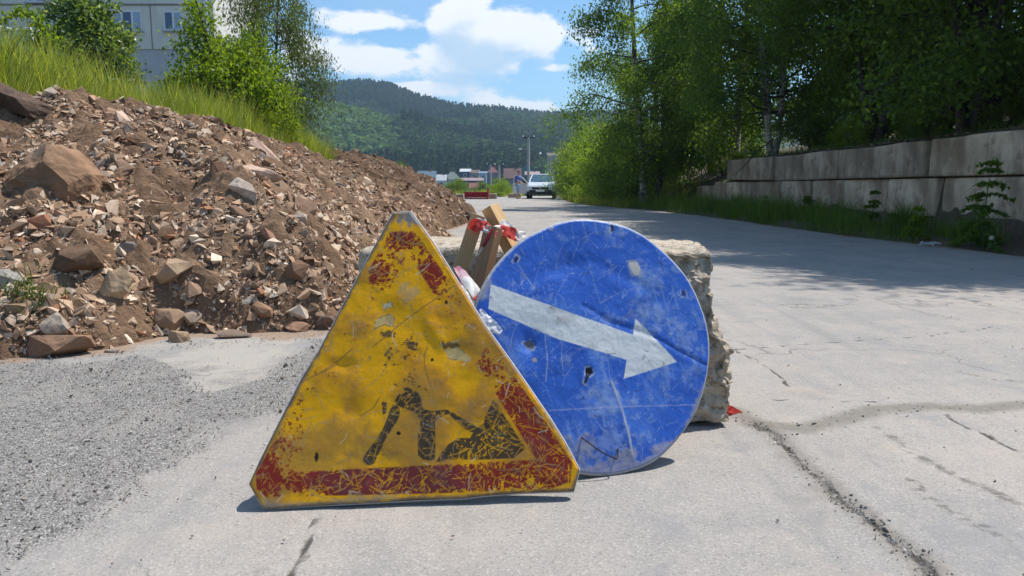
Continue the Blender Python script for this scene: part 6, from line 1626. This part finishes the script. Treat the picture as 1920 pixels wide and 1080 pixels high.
def car():
    root = empty('parked_car', (1.97, 49.6, .0), rz=rad(-5), label='small silver white car parked facing the camera with both front doors open', cat='car')
    root.scale = (1.07, 1.07, 1.07)
    # x = across, y = towards the camera is negative; length 4.2
    def sec(y, w, zb, zbelt, zt, tw): return [(-w * .93, y, zb), (-w, y, (zb + zbelt) * .5), (-w * .97, y, zbelt), (-tw, y, zt), (tw, y, zt), (w * .97, y, zbelt), (w, y, (zb + zbelt) * .5), (w * .93, y, zb)]
    body = [sec(-2.05, .70, .32, .62, .66, .60), sec(-1.95, .80, .25, .72, .80, .66), sec(-1.5, .85, .24, .82, .92, .70), sec(-.95, .86, .24, .90, 1.0, .72), sec(-.5, .86, .24, .93, 1.0, .74), sec(.6, .86, .24, .93, .98, .74), sec(1.3, .85, .25, .92, .98, .72), sec(1.9, .82, .28, .86, .92, .66), sec(2.05, .74, .34, .70, .74, .6)]
    loft('body', body, M['carp'], root)
    cab = [[(-.72, -.95, .98), (-.70, -.92, .99), (.70, -.92, .99), (.72, -.95, .98)], [(-.66, -.45, 1.24), (-.62, -.42, 1.27), (.62, -.42, 1.27), (.66, -.45, 1.24)], [(-.60, -.05, 1.42), (-.54, -.02, 1.47), (.54, -.02, 1.47), (.60, -.05, 1.42)]]
    roof = loft('roof', [[(-.60, y, 1.42 + d), (-.50, y, 1.475 + d), (.50, y, 1.475 + d), (.60, y, 1.42 + d), (.60, y, 1.38 + d), (-.60, y, 1.38 + d)] for y, d in ((-.12, 0), (.3, .025), (1.0, .01), (1.35, -.03))], M['carp'], root)
    # pillars
    for s in (-1, 1):
        for (p, q, r) in (((.72, -.98, .96), (.60, -.10, 1.42), .035), ((.72, .25, .96), (.60, .3, 1.43), .04), ((.71, 1.75, .94), (.58, 1.3, 1.40), .06)):
            tube_obj('pillar', [(np.array([(s * p[0], p[1], p[2]), (s * (p[0] + q[0]) / 2 + .01 * s, (p[1] + q[1]) / 2, (p[2] + q[2]) / 2 + .01), (s * q[0], q[1], q[2])]), np.full(3, r))], M['carp'], root, 6)
    def quad(name, pts, mat, par=root, th=.012):
        bm = bmesh.new(); bm.faces.new([bm.verts.new(p) for p in pts]); bmesh.ops.solidify(bm, geom=bm.faces[:], thickness=th); return bm_obj(name, bm, mat, par)
    quad('windscreen', [(-.68, -.96, .985), (.68, -.96, .985), (.56, -.12, 1.415), (-.56, -.12, 1.415)], M['wsc'])
    quad('rear_window', [(.66, 1.78, .96), (-.66, 1.78, .96), (-.54, 1.34, 1.39), (.54, 1.34, 1.39)], M['wsc'])
    for s in (-1, 1): quad('side_window', [(s * .725, .32, .95), (s * .715, 1.65, .95), (s * .60, 1.25, 1.38), (s * .61, .34, 1.41)], M['wsc'])
    # front face
    box_obj('bumper', (-.78, .78, -2.13, -1.95, .26, .44), M['blackp'], root, .04); box_obj('grille', (-.50, .50, -2.085, -2.0, .56, .70), M['blackp'], root, .03)
    g2 = box_obj('lower_grille', (-.66, .66, -2.10, -2.0, .44, .53), M['blackp'], root, .02)
    box_obj('number_plate', (-.26, .26, -2.15, -2.105, .43, .545), M['plate'], root); box_obj('badge', (-.07, .07, -2.10, -2.086, .60, .665), M['alloy'], root, .01)
    for s in (-1, 1):
        box_obj('headlight', (min(s * .50, s * .79), max(s * .50, s * .79), -2.06, -1.88, .60, .74), M['lampg'], root, .04)
        box_obj('fog_light', (min(s * .60, s * .72), max(s * .60, s * .72), -2.11, -2.02, .36, .44), M['lampg'], root, .02)
        tube_obj('wiper', [(np.array([(s * .1 - .3, -.98, 1.0), (s * .1 + .15, -.80, 1.08)]), np.full(2, .008))], M['blackp'], root, 4)
        for y in (-1.25, 1.25):
            wr = empty('wheel'); wr.parent = root; wr.location = (s * .76, y, .29)
            for nm, R_, d, m in (('tyre', .29, .19, M['tyre']), ('rim', .19, .195, M['alloy'])):
                bm = bmesh.new(); bmesh.ops.create_cone(bm, cap_ends=True, segments=28, radius1=R_, radius2=R_, depth=d); bmesh.ops.rotate(bm, verts=bm.verts, matrix=Matrix.Rotation(rad(90), 3, 'Y')); o = bm_obj(nm, bm, m, wr); o.modifiers.new('bevel', 'BEVEL').width = .02
        # open front door hinged just behind the wheel arch
        d = empty('door'); d.parent = root; d.location = (s * .83, -.80, 0); d.rotation_euler = (0, 0, s * rad(-62) if s > 0 else rad(62))
        bm = bmesh.new(); add_box(bm, -.035, .035, 0, 1.05, .30, .93, bevel=.02); bm_obj('door_panel', bm, M['carp'], d)
        x0 = 0; fr = [(np.array([(x0, .02, .93), (x0 - s * .08, .42, 1.26), (x0 - s * .12, .75, 1.40), (x0 - s * .11, 1.0, 1.38), (x0, 1.03, .93)]), np.full(5, .024))]; tube_obj('window_frame', fr, M['carp'], d, 6)
        quad('door_glass', [(x0, .10, .93), (x0, 1.0, .93), (x0 - s * .11, .97, 1.36), (x0 - s * .11, .75, 1.38), (x0 - s * .07, .42, 1.24)], M['wsc'], d)
        box_obj('mirror', (min(s * .04, s * .24), max(s * .04, s * .24), .10, .20, .93, 1.06), M['blackp'], d, .02); box_obj('handle', (min(s * .035, s * .06), max(s * .035, s * .06), .8, .95, .80, .83), M['blackp'], d)
        box_obj('front_seat', (s * .36 - .24, s * .36 + .24, .1, .3, .6, 1.12), M['seat'], root, .05)
    w_ = tube_arrays([(np.array([(.19 * math.cos(a) - -.36, -.42 + .06 * math.sin(a), .98 + .17 * math.sin(a)) for a in np.linspace(0, 6.28, 20)]), np.full(20, .015))], 6); link('steering_wheel', np_mesh('steering_wheel', *w_, smooth=True, mats=[M['blackp']]), root)
car()

# ================================================================== PERSON
M['skin'] = simple('skin', (.46, .27, .19), .6, .06, 8); M['shirt'] = simple('blue_cotton', (.025, .075, .36), .9, .1, 9); M['shorts'] = simple('pale_blue_denim', (.22, .34, .48), .9, .12, 9); M['hair'] = simple('short_grey_hair', (.16, .13, .11), .9, .2, 40); M['shoe'] = simple('dark_sandal', (.05, .04, .035), .8, .1, 9)
def skin_mesh(name, verts, edges, radii, mat, parent, root_i=0, sub=2):
    me = bpy.data.meshes.new(name); me.from_pydata(verts, edges, []); me.materials.append(mat); o = link(name, me, parent)
    m = o.modifiers.new('skin', 'SKIN'); m.use_smooth_shade = True
    for i, r in enumerate(radii):
        sv = me.skin_vertices[0].data[i]; sv.radius = (r if isinstance(r, tuple) else (r, r)); sv.use_root = (i == root_i)
    o.modifiers.new('subsurf', 'SUBSURF').levels = sub; o.modifiers['subsurf'].render_levels = sub; return o
def person():
    # local +x is the way the man faces (towards the car), y is his left/right
    root = empty('person', (.36, 48.0, .004), rz=rad(-12), label='man in a blue t-shirt and pale blue knee-length shorts standing by the open car door', cat='person')
    V = [(0, 0, .95), (0, 0, 1.10), (.0, 0, 1.28), (.01, 0, 1.42), (.03, 0, 1.50), (.05, 0, 1.56), (.075, 0, 1.66), (.07, 0, 1.74)]
    Rr = [(.15, .13), (.16, .145), (.15, .12), (.13, .075), .055, .06, (.082, .105), (.065, .08)]; E = [(i, i + 1) for i in range(7)]
    for s in (-1, 1):
        b = len(V); V += [(.0, s * .10, .88), (.03, s * .10, .48), (-.02 - .04 * s, s * .11, .09), (.10 - .04 * s, s * .12, .035), (.18 - .04 * s, s * .125, .03)]; Rr += [.095, .062, .04, .04, .025]; E += [(0, b), (b, b + 1), (b + 1, b + 2), (b + 2, b + 3), (b + 3, b + 4)]
        b = len(V); V += [(.01, s * .185, 1.41), (.03, s * .225, 1.15), (.24, s * .15, 1.02), (.30, s * .12, 1.00)]; Rr += [.06, .045, .033, (.036, .022)]; E += [(3, b), (b, b + 1), (b + 1, b + 2), (b + 2, b + 3)]
        for k in range(5):   # fingers and thumb
            h = len(V); off = (k - 1.5) * .017
            if k < 4: L = (.07, .08, .075, .06)[k]; V += [(.335, s * .12 + s * off, .995), (.335 + L * .6, s * .11 + s * off, .975), (.335 + L * .75, s * .10 + s * off, .945)]
            else: V += [(.31, s * .085, 1.01), (.335, s * .06, 1.0), (.355, s * .055, .985)]
            Rr += [.010, .009, .008]; E += [(b + 3, h), (h, h + 1), (h + 1, h + 2)]
    skin_mesh('body', V, E, Rr, M['skin'], root)
    # face
    tube_obj('nose', [(np.array([(.155, 0, 1.69), (.178, 0, 1.655), (.16, 0, 1.645)]), np.array([.008, .014, .008]))], M['skin'], root, 6)
    for s in (-1, 1):
        bm = bmesh.new(); bmesh.ops.create_uvsphere(bm, u_segments=8, v_segments=6, radius=.011, matrix=Matrix.Translation((.150, s * .033, 1.69))); bm_obj('eye', bm, M['dark'], root, True)
        bm = bmesh.new(); bmesh.ops.create_uvsphere(bm, u_segments=8, v_segments=6, radius=.026, matrix=Matrix.Translation((.06, s * .088, 1.67)) @ Matrix.Diagonal((1, .35, 1.3, 1))); bm_obj('ear', bm, M['skin'], root, True)
    tube_obj('mouth', [(np.array([(.150, -.022, 1.612), (.158, 0, 1.612), (.150, .022, 1.612)]), np.full(3, .005))], M['dark'], root, 5)
    bm = bmesh.new(); bmesh.ops.create_uvsphere(bm, u_segments=18, v_segments=12, radius=.108, matrix=Matrix.Translation((.055, 0, 1.715)) @ Matrix.Diagonal((1.08, .88, .92, 1)))
    bmesh.ops.delete(bm, geom=[v for v in bm.verts if v.co.z < 1.66 + .5 * max(0, v.co.x - .03)], context='VERTS'); bm_obj('hair', bm, M['hair'], root, True)
    Vt = [(0, 0, .93), (0, 0, 1.10), (.0, 0, 1.28), (.01, 0, 1.42), (.02, 0, 1.475)]; Rt = [(.175, .155), (.18, .165), (.165, .14), (.145, .09), (.075, .07)]; Et = [(0, 1), (1, 2), (2, 3), (3, 4)]
    for s in (-1, 1): b = len(Vt); Vt += [(.01, s * .19, 1.415), (.025, s * .225, 1.24)]; Rt += [.078, .07]; Et += [(3, b), (b, b + 1)]
    skin_mesh('t_shirt', Vt, Et, Rt, M['shirt'], root)
    Vs = [(0, 0, .98), (0, 0, .90)]; Rs = [(.165, .145), (.16, .14)]; Es = [(0, 1)]
    for s in (-1, 1): b = len(Vs); Vs += [(.005, s * .105, .82), (.03, s * .11, .46)]; Rs += [.115, .085]; Es += [(1, b), (b, b + 1)]
    skin_mesh('shorts', Vs, Es, Rs, M['shorts'], root)
    for s in (-1, 1): box_obj('sandal', (-.10 - .04 * s, .20 - .04 * s, s * .12 - .05, s * .12 + .05, 0, .045), M['shoe'], root, .012)
person()

# ================================================================== AIR
def haze():
    bm = bmesh.new(); add_box(bm, -1600, 1600, -450, 2700, -12, 215); o = bm_obj('haze', bm, [])
    m = bpy.data.materials.new('thin_air'); m.use_nodes = True; nt = NT(m.node_tree); nt.n.clear()
    v = nt.n.new('ShaderNodeVolumePrincipled'); v.inputs['Color'].default_value = (.55, .78, 1.0, 1); v.inputs['Density'].default_value = HAZE; v.inputs['Anisotropy'].default_value = .2
    out = nt.n.new('ShaderNodeOutputMaterial'); nt.l.new(v.outputs[0], out.inputs['Volume']); o.data.materials.append(m)
    tag(o, 'thin blue summer haze over the valley', 'haze', kind='stuff')
HAZE = .00034
haze()
